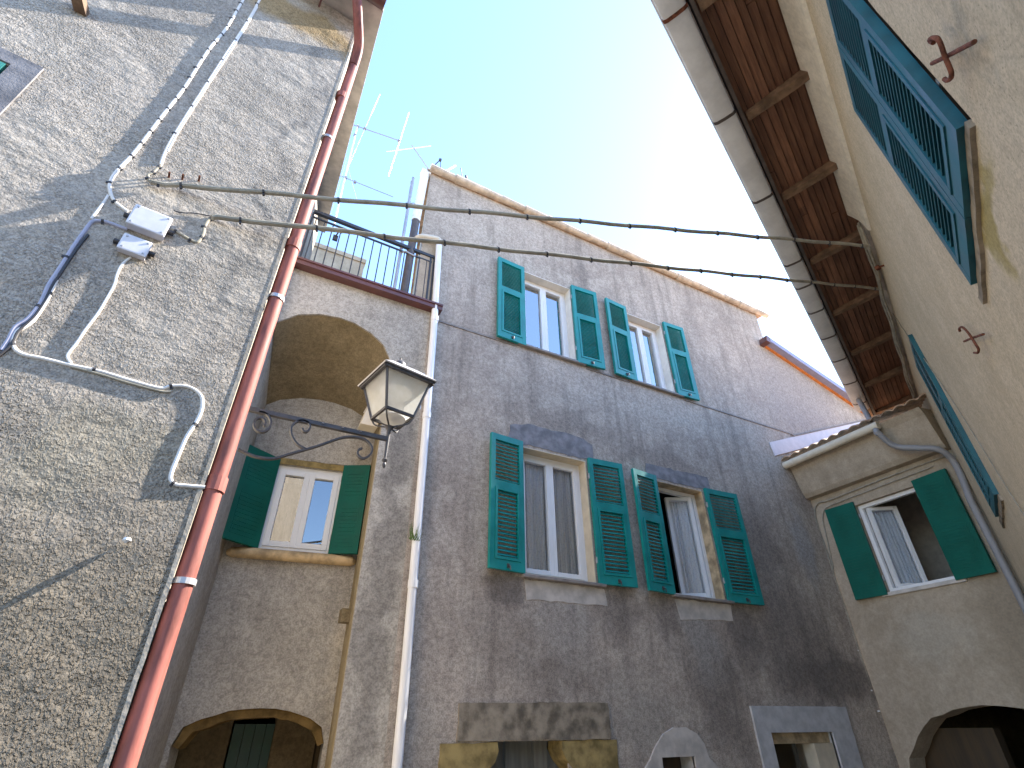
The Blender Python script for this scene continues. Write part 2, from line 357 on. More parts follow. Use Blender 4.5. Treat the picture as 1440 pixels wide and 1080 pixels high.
def cobble():
    s = NT('cobbled_ground'); v = s.voro(7, feature='DISTANCE_TO_EDGE'); n = s.noise(3, 5)
    c = s.mix(s.ramp(n, .3, .7), (.30, .275, .24), (.22, .2, .175)); c = s.mix(s.ramp(v, .0, .09, 1., 0.), c, (.09, .08, .07))
    s.col(c).set(rough=.8, spec=.3); s.bump(s.ramp(v, 0, .15), .6, .03); return s.m
M['ground'] = cobble()
# ------------------------------------------------------------------ parts used by several houses
def slat_panel(mb, x0, x1, z0, z1, t, pitch, tilt, depth=.034, th=.006):
    n = max(2, int((z1-z0)/pitch)); p = (z1-z0)/n
    for i in range(n):
        c = Matrix.Translation((0, -t/2, z0+(i+.5)*p)) @ Matrix.Rotation(R(tilt), 4, 'X')
        mb.box(x0, x1, -depth/2, depth/2, -th/2, th/2, c)
SH = {}
def shutter_mesh(w, h, style, mat):
    k = (round(w, 3), round(h, 3), style, mat.name)
    if k in SH: return SH[k]
    b = MB(); t = .042; sw = .058 if style != 'board' else .05
    if style == 'board':                    # inner face of a leaf: flush boards, faint panel lines
        b.box(0, w, -t, 0, 0, h)
        mid = h*.60
        for z0, z1 in ((.07, mid-.04), (mid+.04, h-.07)):
            for i in range(int((z1-z0)/.042)):
                b.box(.062, w-.062, -t-.0022, -t+.004, z0+i*.042, z0+i*.042+.034)
    else:
        mr = h*.60; br = .10; tr = .075
        b.box(0, sw, -t, 0, 0, h); b.box(w-sw, w, -t, 0, 0, h)
        b.box(sw, w-sw, -t+.001, -.001, 0, br); b.box(sw, w-sw, -t+.001, -.001, h-tr, h); b.box(sw, w-sw, -t+.001, -.001, mr-.04, mr+.04)
        pitch, tl = {'louvre': (.044, 48), 'fine': (.026, 60), 'open': (.046, 18)}[style]; dp_ = .024 if style == 'fine' else .036
        slat_panel(b, sw-.004, w-sw+.004, mr+.042, h-tr-.002, t, pitch, tl, dp_)
        f = .030                             # hinged lower flap: a frame of its own, a little proud
        x0, x1, z0, z1 = sw+.003, w-sw-.003, br+.003, mr-.043
        b.box(x0, x0+f, -t-.006, -.004, z0, z1); b.box(x1-f, x1, -t-.006, -.004, z0, z1)
        b.box(x0+f, x1-f, -t-.005, -.005, z0, z0+f); b.box(x0+f, x1-f, -t-.005, -.005, z1-f, z1)
        slat_panel(b, x0+f-.004, x1-f+.004, z0+f+.002, z1-f-.002, t+.006, pitch, tl, dp_)
    SH[k] = b.mesh('shutter', mat); return SH[k]
def shutter(parent, Mw, w, h, style, mat, hinge='L', label=None, latch=True):
    o = inst('shutter', shutter_mesh(w, h, style, mat), Mw, parent)
    if label: o['label'] = label
    if 'hinge' not in SH:
        SH['hinge'] = MB().tube([(0, -.02, -.035), (0, -.02, .035)], .009, 8).box(-.006, .04, -.012, -.004, -.015, .015).mesh('hinge', M['zinc'])
        SH['latch'] = MB().box(-.012, .012, -.058, -.036, -.02, .02).tube([(0, -.05, 0), (.0, -.085, -.01), (0, -.085, -.05)], .006, 6).mesh('latch', M['iron'])
    x = 0 if hinge == 'L' else w
    for z in (.17*h, .84*h):
        inst('hinge', SH['hinge'], Mw @ Matrix.Translation((x+(-.004 if hinge == 'L' else .004), 0, z)) @ Matrix.Rotation(0 if hinge == 'L' else math.pi, 4, 'Z'), o)
    if latch: inst('latch', SH['latch'], Mw @ Matrix.Translation((w*.5, 0, .045)), o)
    return o

def window(parent, Mw, w, h, label=None, ang=(0, 0), curtain=True, mirror=False, frame=.045, st=.052, room='dark', rd=1.4, rpad=.35):
    """white two-sash casement; local x right, -y out, z up, origin at lower left of the opening's back"""
    b = MB(); d = .065
    b.box(0, frame, -d, 0, 0, h); b.box(w-frame, w, -d, 0, 0, h); b.box(frame, w-frame, -d+.001, -.001, 0, frame); b.box(frame, w-frame, -d+.001, -.001, h-frame, h)
    win = b.build('window', M['pvc'], parent, Mw, bevel=.004)
    if label: win['label'] = label
    sw = (w-2*frame)/2; sh = h-2*frame
    for i in (0, 1):
        if ang[i] is None: continue
        s = MB(); t0, t1 = -d-.012, -.012
        s.box(0, st, t0, t1, 0, sh); s.box(sw-st, sw, t0, t1, 0, sh); s.box(st, sw-st, t0+.001, t1-.001, 0, st); s.box(st, sw-st, t0+.001, t1-.001, sh-st, sh)
        T = Mw @ Matrix.Translation((frame if i == 0 else w-frame, 0, frame))
        T = T @ Matrix.Rotation(R(ang[i])*(1 if i == 0 else -1), 4, 'Z')
        if i == 1: T = T @ Matrix.Translation((-sw, 0, 0))
        so = s.build('sash', M['pvc'], win, T, bevel=.004)
        MB().add([(st-.004, -.04, st-.004), (sw-st+.004, -.04, st-.004), (sw-st+.004, -.04, sh-st+.004), (st-.004, -.04, sh-st+.004)], [(0, 1, 2, 3)]).build('pane', M[mirror or 'glass'], win, T)
        if curtain:
            c = MB(); n = 40; a0, a1 = st-.01, sw-st*.5; vs = []
            for k in range(n+1):
                x = a0+(a1-a0)*k/n; y = .02+.012*math.sin(k*1.15+i)+.006*math.sin(k*.5)
                vs += [(x, y, .03), (x, y, sh-.03)]
            c.add(vs, [(2*k, 2*k+2, 2*k+3, 2*k+1) for k in range(n)])
            c.build('curtain', M['curtain'], win, T, smooth=True)
    r = MB(); p = rpad
    x0, x1, z0, z1 = -p, w+p, -p, h+p
    r.add([(x0, .02, z0), (x1, .02, z0), (x1, .02, z1), (x0, .02, z1), (x0, rd, z0), (x1, rd, z0), (x1, rd, z1), (x0, rd, z1)],
          [(4,5,6,7), (0,1,5,4), (1,2,6,5), (2,3,7,6), (3,0,4,7)])
    r.build('room', M[room], win, Mw)
    return win
def FM(x, y, z, rot=0): return Matrix.Translation((x, y, fz(z))) @ Matrix.Rotation(rot, 4, 'Z')
def sill(parent, Mw, x0, x1, out, th, mat, label=None, back=.2, seed=0):
    o = MB().box(x0, x1, -out, back, -th, 0).build('sill', mat, parent, Mw, bevel=.008); return o
def patch(parent, name, poly, mat, proud, Y=YF, jag=.012, step=.07, seed=1, th=.03, label=None):
    p = rough(poly, step, jag, seed)
    o = MB().prism(p, (0, Y-proud, CZ), (1, 0, 0), (0, 0, 1), (0, -1, 0), th).build(name, mat, parent)
    if label: o['label'] = label
    return o
def arch(x0, x1, zs, za, zb, n=14):    # opening with segmental head, counterclockwise from lower left
    pts = [(x0, zb), (x1, zb)]
    for i in range(n+1):
        t = math.pi*i/n; pts.append(((x0+x1)/2+(x1-x0)/2*math.cos(t), zs+(za-zs)*math.sin(t)))
    return pts

# ------------------------------------------------------------------ ground and sky
g = MB().add([(-150, -150, 0), (150, -150, 0), (150, 150, 0), (-150, 150, 0)], [(0, 1, 2, 3)]).build('ground', M['ground']); g['kind'] = 'structure'

hv = []; NH = 60
for k in range(NH+1):
    a_ = R(150)+R(90)*k/NH; h_ = 26+4*mnoise.noise((k*.23, 0, 0))+1.5*mnoise.noise((k*.9, 3, 0))
    for d_, z_ in ((60, -1), (95, h_)): hv.append((math.sin(a_)*d_, math.cos(a_)*d_, z_))
hl = MB().add(hv, [(2*k, 2*k+2, 2*k+3, 2*k+1) for k in range(NH)]).build('hills', plain('wooded_hillside', (.06, .075, .03), .9, spec=.1, var=.5, scale=.4)); hl['kind'] = 'structure'
# ------------------------------------------------------------------ MAIN HOUSE (facade at Y=5)
H = thing('stone_house', 'grey roughcast house in the middle with two rows of green shuttered windows', 'house', (1.5, 5, 0))
U = (2.88, 3.74, 4.43, 5.88); U2 = (4.84, 5.62, 4.43, 5.83); M1 = (2.80, 3.74, 1.36, 2.87); M2 = (4.87, 5.75, 1.35, 2.83)
door = (2.44, 3.24, -2.1, -.09); pane = (6.0, 7.1, -.95, -.05); niche = (4.34, 4.78, -.9, -.24)
w = MB()
wall(w, [(1.5, -2.1), (11.25, -2.1), (11.25, 5.5), (8.5, 6.35), (8.5, 7.28), (1.27, 7.28), (1.27, 4.56), (1.5, 4.56)],
     [rect(*q) for q in (U, U2, M1, M2, door, pane, niche)], (0, YF, CZ), (1, 0, 0), (0, 0, 1), (0, -1, 0), [.02]*7)
w.build('wall', M['facade'], H)
MB().add([(1.27, 5, fz(4.4)), (2.9, 12, fz(4.4)), (2.9, 12, fz(7.28)), (1.27, 5, fz(7.28))], [(0, 1, 2, 3)]).add([(8.5, 5, fz(5)), (8.5, 12, fz(5)), (8.5, 12, fz(7.28)), (8.5, 5, fz(7.28))], [(0, 1, 2, 3)]).add(
    [(2.9, 12, 0), (11.25, 12, 0), (11.25, 12, fz(5.5)), (8.5, 12, fz(7.28)), (2.9, 12, fz(7.28))], [(0, 1, 2, 3, 4)]).build('side_wall', M['side'], H)
def reveal(q, mat, depth=.21, parent=H):   # painted lining of an opening
    x0, x1, z0, z1 = q; b = MB(); t = .012
    y0, y1 = YF-.004, YF+depth
    b.box(x0, x0+t, y0, y1, fz(z0), fz(z1)); b.box(x1-t, x1, y0, y1, fz(z0), fz(z1)); b.box(x0+t, x1-t, y0, y1, fz(z1)-t, fz(z1)); b.box(x0+t, x1-t, y0, y1, fz(z0), fz(z0)+t)
    return b.build('window_reveal', mat, parent)
for q, m_ in ((U, 'white_reveal'), (U2, 'white_reveal'), (M1, 'reveal'), (M2, 'ochre_reveal')): reveal(q, M[m_])
def facade_window(q, **k):
    x0, x1, z0, z1 = q; return window(H, FM(x0+.012, YF+.205, z0+.012), x1-x0-.024, z1-z0-.024, **k)
wu = facade_window(U, label='closed white two-sash window, left of the top row', mirror='mirrorglass', curtain=False)
wu2 = facade_window(U2, label='closed white two-sash window, right of the top row', mirror='mirrorglass', curtain=False)
wm = facade_window(M1, label='closed white window with lace curtains below', frame=.05)
wm2 = facade_window(M2, label='white window standing ajar with a dark gap', ang=(None, 26), frame=.05, room='dark')
for wo, q in ((wu, U), (wu2, U2)): sill(wo, FM(q[0], YF, q[2]+.002), -.12, q[1]-q[0]+.14, .055, .035, M['sillstone'])
for wo, q in ((wm, M1), (wm2, M2)): sill(wo, FM(q[0], YF, q[2]+.002), -.03, q[1]-q[0]+.10, .06, .035, M['sillstone'])
gl = M['green']
def fshut(x, z, wd, ht, style, hinge, rot, y=-.015, lab=None):
    # hinge 'R' = leaf folded out to the left of its window
    if hinge == 'R': T = FM(x+wd, YF+y, z, R(rot)) @ Matrix.Translation((-wd, 0, 0))
    else: T = FM(x, YF+y, z, R(rot))
    return shutter(H, T, wd, ht, style, gl, hinge, lab)
fshut(2.425, 4.40, .45, 1.50, 'fine', 'R', 3); fshut(3.74, 4.41, .46, 1.52, 'fine', 'L', -4)
fshut(4.385, 4.41, .435, 1.50, 'fine', 'R', 4); fshut(5.645, 4.41, .43, 1.50, 'fine', 'L', -3)
fshut(2.345, 1.365, .445, 1.545, 'louvre', 'R', 6); fshut(3.755, 1.355, .51, 1.55, 'louvre', 'L', -4)
fshut(4.415, 1.34, .445, 1.535, 'louvre', 'R', 7); fshut(5.765, 1.335, .60, 1.53, 'louvre', 'L', -3)
patch(H, 'window_lintel', [(2.62, 2.9), (3.86, 2.9), (3.88, 3.13), (3.6, 3.21), (2.9, 3.2), (2.64, 3.12)], M['slate'], .006, jag=.03)
patch(H, 'window_lintel', [(4.74, 2.86), (5.92, 2.86), (5.93, 3.08), (4.76, 3.06)], M['slate'], .006, jag=.03, seed=5)
patch(H, 'plaster_patch', [(2.82, 1.12), (3.86, 1.14), (3.84, 1.318), (2.80, 1.318)], M['cement'], .005, jag=.02, seed=3)
patch(H, 'plaster_patch', [(4.92, 1.08), (5.80, 1.12), (5.82, 1.308), (4.88, 1.308)], M['cement'], .005, jag=.02, seed=9)
for x0, x1 in ((1.62, 2.74), (3.90, 4.70), (5.78, 8.3)): MB().box(x0, x1, YF-.012, YF+.02, fz(4.37), fz(4.395)).build('string_course', M['sillstone'], H)
# ground-floor openings
patch(H, 'door_lintel', [(2.11, -.085), (3.74, -.085), (3.735, .22), (2.125, .20)], M['stone'], .02, jag=.012, th=.2, seed=2)
cb = [(1.96, -.6), (2.36, -.6), (2.40, -.30), (2.48, -.24), (2.52, -.16), (2.5, -.092), (1.97, -.10)]
patch(H, 'door_jamb', cb, M['ochre_stone'], .012, jag=.012, th=.3, seed=4)
patch(H, 'door_jamb', [(3.80, -.6), (3.80, -.092), (3.18, -.092), (3.17, -.16), (3.22, -.24), (3.30, -.32), (3.34, -.6)], M['ochre_stone'], .012, jag=.012, th=.3, seed=6)
for x0, x1 in ((1.98, 2.40), (3.30, 3.79)): MB().box(x0, x1, YF-.01, YF+.28, 0, fz(-.6)).build('door_jamb', M['stone'], H)
dd = MB()
for k in range(6): dd.box(2.40+k*.15, 2.40+k*.15+.143, YF+.22+(.03 if k % 2 else 0), YF+.29, .02, fz(-.05))
dd.build('door', M['plankdoor'], H)
fr = MB(); outer = [(5.78, -1.05), (7.48, -1.05), (7.50, .215), (5.76, .21)]
wall(fr, rough(outer, .1, .008), [rect(*pane)], (0, YF-.025, CZ), (1, 0, 0), (0, 0, 1), (0, -1, 0), .30, back=.03); fr.build('window_surround', M['pale_stone'], H)
MB().box(6.0, 7.1, YF+.05, YF+.28, fz(-.16), fz(-.052)).build('window_head', M['ochre_reveal'], H)
MB().box(6.75, 7.098, YF+.02, YF+.28, fz(-.95), fz(-.162)).build('window_reveal', M['reveal'], H)
gw = MB().box(6.0, 6.75, YF+.18, YF+.2, fz(-.95), fz(-.162)); gw.build('window_pane', M['glass'], H)
MB().box(6.0, 6.75, YF+.3, YF+.6, fz(-.95), fz(-.12)).build('window_blind', M['greendoor'], H)
na = [(4.10, -.6), (5.12, -.6), (5.08, -.33), (4.98, -.26), (4.95, -.14), (4.86, -.05), (4.72, .005), (4.55, .005), (4.40, -.05), (4.28, -.15), (4.18, -.27), (4.12, -.32)]
ni = MB(); wall(ni, rough(na, .08, .006), [rect(4.34, 4.78, -.58, -.245)], (0, YF-.02, CZ), (1, 0, 0), (0, 0, 1), (0, -1, 0), .22, back=.03); ni.build('niche_surround', M['cement'], H)
MB().box(4.34, 4.78, YF+.2, YF+.24, fz(-.9), fz(-.24)).build('niche_door', M['olddoor'], H)
# roof: verge tiles laid end to end on the horizontal eave, slab behind
rv = MB(); x = 1.24; k = 0
while x < 8.62:
    L = .42+.03*math.sin(k*2.1); r0 = .062+.006*math.sin(k*1.7); z = fz(7.30)+.004*math.sin(k*3.)
    rv.tube([(x, YF-.05, z), (x+.02, YF-.05, z), (x+L-.02, YF-.052, z-.004), (x+L+.015, YF-.052, z-.004)], [r0+.006, r0+.006, r0-.004, r0-.006], 12); x += L; k += 1
rv.build('verge_tiles', M['paletile'], H, smooth=True)
MB().add([(1.2, YF-.02, fz(7.30)), (8.66, YF-.02, fz(7.30)), (8.66, 12, fz(8.6)), (2.9, 12, fz(8.6)), (1.2, YF-.02, fz(7.24)), (8.66, YF-.02, fz(7.24)), (8.66, 12, fz(8.5)), (2.9, 12, fz(8.5))],
         [(0,1,2,3), (7,6,5,4), (0,4,5,1), (1,5,6,2), (2,6,7,3), (3,7,4,0)]).build('roof', M['tile'], H)
a, b_ = Vector((8.36, YF-.05, fz(6.42))), Vector((11.5, YF-.05, fz(5.48)))
MB().beam(a+Vector((0, 0, .035)), b_+Vector((0, 0, .035)), .24, .10).build('verge_capping', M['capmetal'], H)
MB().beam(a+Vector((0, .03, -.03)), b_+Vector((0, .03, -.03)), .05, .03).build('tile_edge', M['orangetrim'], H)
MB().beam(a+Vector((-.05, 0, .02)), a+Vector((.05, 0, -.01)), .25, .15).build('capping_end', M['brownmetal'], H)
MB().add([(8.5, 5.02, fz(6.36)), (11.4, 5.02, fz(5.48)), (11.4, 12, fz(5.48)), (8.5, 12, fz(6.36))], [(0, 1, 2, 3)]).build('wing_roof', M['tile'], H)
MB().prism([(1.285, 4.57), (1.53, 4.57), (1.5, 5.72), (1.285, 5.78)], (0, YF-.004, CZ), (1, 0, 0), (0, 0, 1), (0, -1, 0), .02).build('painted_patch', M['annex'], H)
# pipes on the corner
wp = MB(); px_ = 1.565; yp = YF-.065
wp.tube([(px_+.03, yp, fz(-2.1)), (px_+.025, yp, fz(.3)), (px_-.02, yp, fz(4.1)), (px_-.065, yp, fz(5.66))], .043, 14)
for z, xo in ((1.1, .018), (2.9, -.005), (4.3, -.024)): wp.tube([(px_+xo, yp, fz(z)), (px_+xo, yp, fz(z+.07))], .05, 14)
dp = wp.build('drainpipe', M['whitepipe'], H, smooth=True, label='white drainpipe with cream elbow at the top')
MB().tube(smoothpath([(px_-.067, yp, fz(5.62)), (px_-.07, yp, fz(5.74)), (px_-.10, yp, fz(5.78)), (1.26, yp, fz(5.72)), (1.19, yp+.05, fz(5.70)), (1.17, yp+.25, fz(5.72))], 5), .036, 14).build('pipe_elbow', M['creampipe'], dp, smooth=True)
MB().tube([(1.13, 5.03, fz(4.57)), (1.15, 5.03, fz(6.1))], .055, 14).build('flue', M['darkpipe'], H, smooth=True)
MB().tube([(1.15, 5.03, fz(6.08)), (1.19, 5.03, fz(7.25))], .062, 14).box(1.13, 1.27, 4.98, 5.1, fz(7.2), fz(7.27)).build('corner_pipe', M['whitepipe'], H, smooth=True)
po = MB().tube([(1.0, 5.03, fz(4.57)), (1.02, 5.03, fz(7.0))], .022, 8); po.box(.99, 1.0, 5.02, 5.04, fz(4.57), fz(6.9))
po.tube([(1.02, 5.03, fz(6.4)), (1.08, 5.0, fz(6.41)), (1.16, 5.02, fz(6.36))], .008, 6).tube([(1.0, 5.03, fz(5.35)), (1.06, 4.97, fz(5.36)), (1.2, 4.97, fz(5.33))], .012, 6)
po.build('vent_pole', M['zinc'], H)
mo = MB()
for k in range(26):
    q = Vector((px_-.03+random.uniform(-.05, .05), yp-.045, fz(1.52)+random.uniform(0, .02))); e = q+Vector((random.uniform(-.05, .05), -.02, random.uniform(.05, .2)))
    mo.add([q, q+Vector((.008, 0, 0)), e], [(0, 1, 2)])
mo.build('weed', M['moss'], H)

# ------------------------------------------------------------------ TERRACE BAY between the houses
T = thing('terrace_house', 'narrow recessed bay with a deep arch, one window and a railed roof terrace', 'house', (.6, 5, 0))
fa = [(-.195, -2.1), (1.10, -2.1), (1.10, 3.42)] + [(1.06, 3.62), (.97, 3.78), (.82, 3.89), (.62, 3.96), (.45, 3.985), (.22, 3.95), (.0, 3.85), (-.195, 3.66)]
PH = R(-8.7); BU = Vector((math.cos(PH), math.sin(PH), 0)); BN = Vector((math.sin(PH), -math.cos(PH), 0)); BO = Vector((.59, 6.0, 0))-BU*.59
def bp(x, d, z): return BO+BU*x-BN*d+Vector((0, 0, z))
def BM(x, d, z, r=0): return Matrix.Translation(bp(x, d, fz(z))) @ Matrix.Rotation(PH+r, 4, 'Z')
ba = [(-.08, -2.1), (1.24, -2.1), (1.24, 3.0)] + [(1.18, 3.16), (1.07, 3.28), (.9, 3.37), (.68, 3.42), (.5, 3.43), (.28, 3.41), (.06, 3.34), (-.08, 3.24)]
fw = MB(); fa2 = [(x+.008*math.sin(z*9), z+.006*math.sin(x*23)) for x, z in fa]
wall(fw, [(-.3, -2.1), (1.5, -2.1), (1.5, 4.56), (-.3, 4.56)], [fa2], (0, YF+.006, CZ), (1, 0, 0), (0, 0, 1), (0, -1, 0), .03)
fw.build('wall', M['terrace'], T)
f_ = [Vector((x, YF+.03, fz(z))) for x, z in fa2]; b2 = [bp(x, .01, fz(z)) for x, z in ba]
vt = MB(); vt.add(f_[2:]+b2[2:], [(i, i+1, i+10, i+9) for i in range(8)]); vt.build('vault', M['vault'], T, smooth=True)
MB().add([f_[1], f_[2], b2[2], b2[1]], [(0, 1, 2, 3)]).build('pillar_face', stucco('yellowed_plaster', (.40, .32, .20), (.33, .26, .155), (.44, .37, .25), grain=40, gamt=.3, bump=.5, dist=.01, streak=.5), T)
BW = (.22, .96, 1.57, 2.53); la = [(.0, -2.1), (1.16, -2.1), (1.2, -.1), (1.16, .03), (1.05, .10), (.86, .155), (.6, .175), (.35, .15), (.14, .095), (.02, .03), (-.03, -.1)]
bw = MB(); wall(bw, [(-.2, -2.1), (1.35, -2.1), (1.35, 3.6), (-.2, 3.6)], [rect(*BW), rough(la, .09, .014, 3)], bp(0, 0, CZ), BU, (0, 0, 1), BN, [.12, .45])
bw.build('back_wall', M['terrace'], T)
er = rough([(-.03, -.1), (.02, .03), (.14, .095), (.35, .15), (.6, .175), (.86, .155), (1.05, .10), (1.16, .03), (1.2, -.1), (1.15, -.12), (1.08, .0), (.86, .085), (.6, .105), (.35, .08), (.1, .0), (.03, -.12)], .06, .016, 8)
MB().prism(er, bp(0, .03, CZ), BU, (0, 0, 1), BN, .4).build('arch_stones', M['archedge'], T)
win = window(T, BM(BW[0], .10, BW[2]), BW[1]-BW[0], BW[3]-BW[2], curtain=False, mirror='bayglass', frame=.05, st=.06)
MB().box(.18, 1.0, -.015, .1, 2.532, 2.60, BM(0, 0, 0)).build('window_head', M['ochre_stone'], win)
MB().prism(rough([(.10, 2.602), (1.08, 2.602), (1.1, 2.72), (.9, 2.86), (.6, 2.9), (.3, 2.86), (.1, 2.74)], .08, .02, 2), bp(0, -.012, CZ), BU, (0, 0, 1), BN, .06).build('relieving_arch', M['terrace'], T)
so = MB().tube([bp(x, -d, fz(1.513)) for x, d in ((-.02, .015), (.02, .04), (.2, .05), (1.0, .05), (1.19, .04), (1.22, .015))], [.03, .05, .055, .055, .05, .03], 10)
so.build('sill', M['warm_sill'], win, smooth=True)
dg = M['darkgreen']
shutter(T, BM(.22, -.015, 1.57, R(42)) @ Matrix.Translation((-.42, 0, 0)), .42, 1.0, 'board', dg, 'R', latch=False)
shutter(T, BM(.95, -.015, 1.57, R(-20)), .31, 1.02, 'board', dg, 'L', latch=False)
MB().box(1.09, 1.2, 5.5, 5.62, fz(.86), fz(.98)).build('corbel', M['vault'], T)
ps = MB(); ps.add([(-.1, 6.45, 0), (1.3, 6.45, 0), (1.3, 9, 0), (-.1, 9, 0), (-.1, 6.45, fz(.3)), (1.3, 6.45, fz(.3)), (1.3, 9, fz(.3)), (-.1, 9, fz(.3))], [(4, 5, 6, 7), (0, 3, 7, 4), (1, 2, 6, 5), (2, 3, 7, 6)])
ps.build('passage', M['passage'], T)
pd = MB()
for k in range(4): pd.box(.48+k*.1, .48+k*.1+.095, 6.8, 6.84, 0, fz(.06))
pd.build('passage_door', M['greendoor'], T)
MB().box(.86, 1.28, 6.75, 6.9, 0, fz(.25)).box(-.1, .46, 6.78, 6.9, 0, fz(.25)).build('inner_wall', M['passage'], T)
MB().box(-.1, 1.275, 5.02, 8, fz(4.44), fz(4.565)).build('terrace_floor', M['cement'], T)
MB().box(-.19, 1.62, YF-.105, YF+.012, fz(4.485), fz(4.555)).box(-.19, 1.62, YF-.12, YF-.09, fz(4.545), fz(4.572)).build('terrace_edging', M['brownmetal'], T, label='red brown metal edging along the terrace floor')
rl = MB().beam((-.15, 5.0, fz(5.50)), (1.47, 5.0, fz(5.46)), .045, .045).build('railing', M['blackiron'], T)
MB().beam((-.15, 5.0, fz(5.40)), (1.44, 5.0, fz(5.36)), .02, .02).build('rail', M['blackiron'], rl)
bm_ = MB().tube([(0, 0, .03), (0, 0, .79)], .0075, 6).mesh('baluster', M['blackiron'])
for k in range(15): inst('baluster', bm_, Matrix.Translation((-.10+k*.105, 5.0, fz(4.58))), rl)
for xx in (-.15, 1.42, 1.47): MB().box(xx-.012, xx+.012, 4.985, 5.015, fz(4.57), fz(5.47)).build('post', M['blackiron'], rl)
MB().box(.14, .2, 4.97, 5.0, fz(5.12), fz(5.2)).tube([(.17, 4.97, fz(5.18)), (.19, 4.93, fz(5.24)), (.23, 4.95, fz(5.25))], .01, 6).build('clamp', M['clip'], rl)

# ------------------------------------------------------------------ LEFT HOUSE
L_ = thing('roughcast_house', 'tall coarse grey roughcast house filling the left side with a red downpipe on its corner', 'house', (-.117, 2.6, 0), LA)
lw = MB()
wr = [onL(62, 98), onL(0, 72)]
def lu(p): return (p-LC).dot(DL), p.z-CZ
ur, zr = lu(wr[0])
wall(lw, [(-7, -2.1), (0, -2.1), (0, 5.42), (-7, 5.42)], [rect(ur-1.15, ur-.11, zr-1.7, zr-.09)], lp(0, 0, CZ), DL, (0, 0, 1), NL, .18)
lw.build('wall', M['left'], L_)
SM = Vector((-.205, 5.0, 0)); SB = Vector((-.05, 6.2, 0))
MB().add([LC, SM, SB, SB+Vector((0, 0, fz(6.4))), SM+Vector((0, 0, fz(6.05))), LC+Vector((0, 0, fz(5.36)))], [(0, 1, 4, 5), (1, 2, 3, 4)]).build('side_wall', M['side'], L_)
MB().add([SB, Vector((-7, 6.2, 0)), Vector((-7, 6.2, fz(6.4))), SB+Vector((0, 0, fz(6.4)))], [(0, 1, 2, 3)]).add([lp(-7, 0, 0), Vector((-7, 6.2, 0)), Vector((-7, 6.2, fz(6.4))), lp(-7, 0, fz(5.4))], [(0, 1, 2, 3)]).build('rear_wall', M['side'], L_)
e0, e1 = lp(-7, .26, fz(5.44)), lp(.14, .26, fz(5.44)); k0, k1 = Vector((-7, 6.3, fz(6.62))), Vector((.05, 6.3, fz(6.62))); dz = Vector((0, 0, -.07))
MB().add([e0, e1, k1, k0, e0+dz, e1+dz, k1+dz, k0+dz], [(0,1,2,3), (7,6,5,4), (0,4,5,1), (1,5,6,2), (2,6,7,3), (3,7,4,0)]).build('roof', M['cement'], L_)
lg = MB(); gp = [lp(-7, .31, fz(5.40)), lp(.13, .31, fz(5.40))]
lg.tube(gp, .065, 14).beam(gp[0]+Vector((0, 0, .05)), gp[1]+Vector((0, 0, .05)), .14, .04)
lgo = lg.build('gutter', M['brownmetal'], L_, smooth=True)
hk = MB().tube(smoothpath([(0, .27, .0), (0, .14, -.09), (0, .02, -.10)], 4), .008, 6).mesh('gutter_hook', M['brownmetal'])
for u in (-.34, -.55, -.8, -1.4): inst('gutter_hook', hk, Matrix.Translation(lp(u, 0, fz(5.36))) @ Matrix.Rotation(LA+math.pi, 4, 'Z'), lgo)
PX = -.122
rpth = smoothpath([lp(-.09, .30, fz(5.36)), lp(-.09, .28, fz(5.24)), lp(-.03, .20, fz(5.10)), lp(.05, .06, fz(4.96)), Vector((PX, 2.65, fz(4.8)))], 6)
bot = [Vector((PX-.012, 2.65, fz(3.0))), Vector((PX-.016, 2.65, fz(1.0))), Vector((PX-.016, 2.65, 0))]
red = MB(); red.tube(rpth+bot, .040, 16)
rdo = red.build('downpipe', M['redpipe'], L_, smooth=True, label='red brown downpipe running the height of the corner')
cl = MB().tube([(0, 0, -.012), (0, 0, .012)], .046, 16).box(-.01, .01, -.0, .10, -.01, .01).box(-.066, -.042, -.012, .012, -.012, .012).mesh('pipe_clamp', M['zinc'])
for z in (.52, 2.1, 3.7): inst('pipe_clamp', cl, Matrix.Translation(Vector((PX-.014, 2.65, fz(z)))) @ Matrix.Rotation(LA, 4, 'Z'), rdo)
jn = MB().tube([(0, 0, -.035), (0, 0, .035)], .0455, 16).mesh('pipe_joint', M['redpipe'])
for z in (.95, 2.55, 4.3): inst('pipe_joint', jn, Matrix.Translation(Vector((PX-.014, 2.65, fz(z)))), rdo)
MB().prism(rough(rect(-.013, .004, -2.1, 5.3), .07, .004, 4), lp(0, .002, CZ), DL, (0, 0, 1), NL, .03).build('sunlit_edge_strip', M['side'], L_)  # added lighter strip standing in for the sunlit edge of the corner
sr = MB(); wall(sr, [(ur-1.3, zr-2), (ur, zr-2), (ur, zr), (ur-1.3, zr)], [rect(ur-1.15, ur-.105, zr-1.7, zr-.085)], lp(0, .012, CZ), DL, (0, 0, 1), NL, .15, back=.02)
sr.build('window_surround', M['slate'], L_)
ML = Matrix.Translation(lp(ur-1.145, -.03, fz(zr-1.6))) @ Matrix.Rotation(LA, 4, 'Z')
shutter(L_, ML, .51, 1.5, 'louvre', plain('pale_green_shutter_paint', (.05, .28, .22), .5, var=.15), 'L'); shutter(L_, ML @ Matrix.Translation((.515, 0, 0)), .51, 1.5, 'louvre', bpy.data.materials['pale_green_shutter_paint'], 'R')
bq = onL(118, 5, .06)
MB().beam(bq+NL*.03-DL*.03, bq-NL*.1+DL*.0, .06, .05).build('timber_stub', M['rafter'], L_)
pg = onL(178, 760, .02); MB().lathe([(0, .012), (.012, .01), (.016, 0), (.0, -.012)], pg, 8).build('wall_peg', M['pvc'], L_)
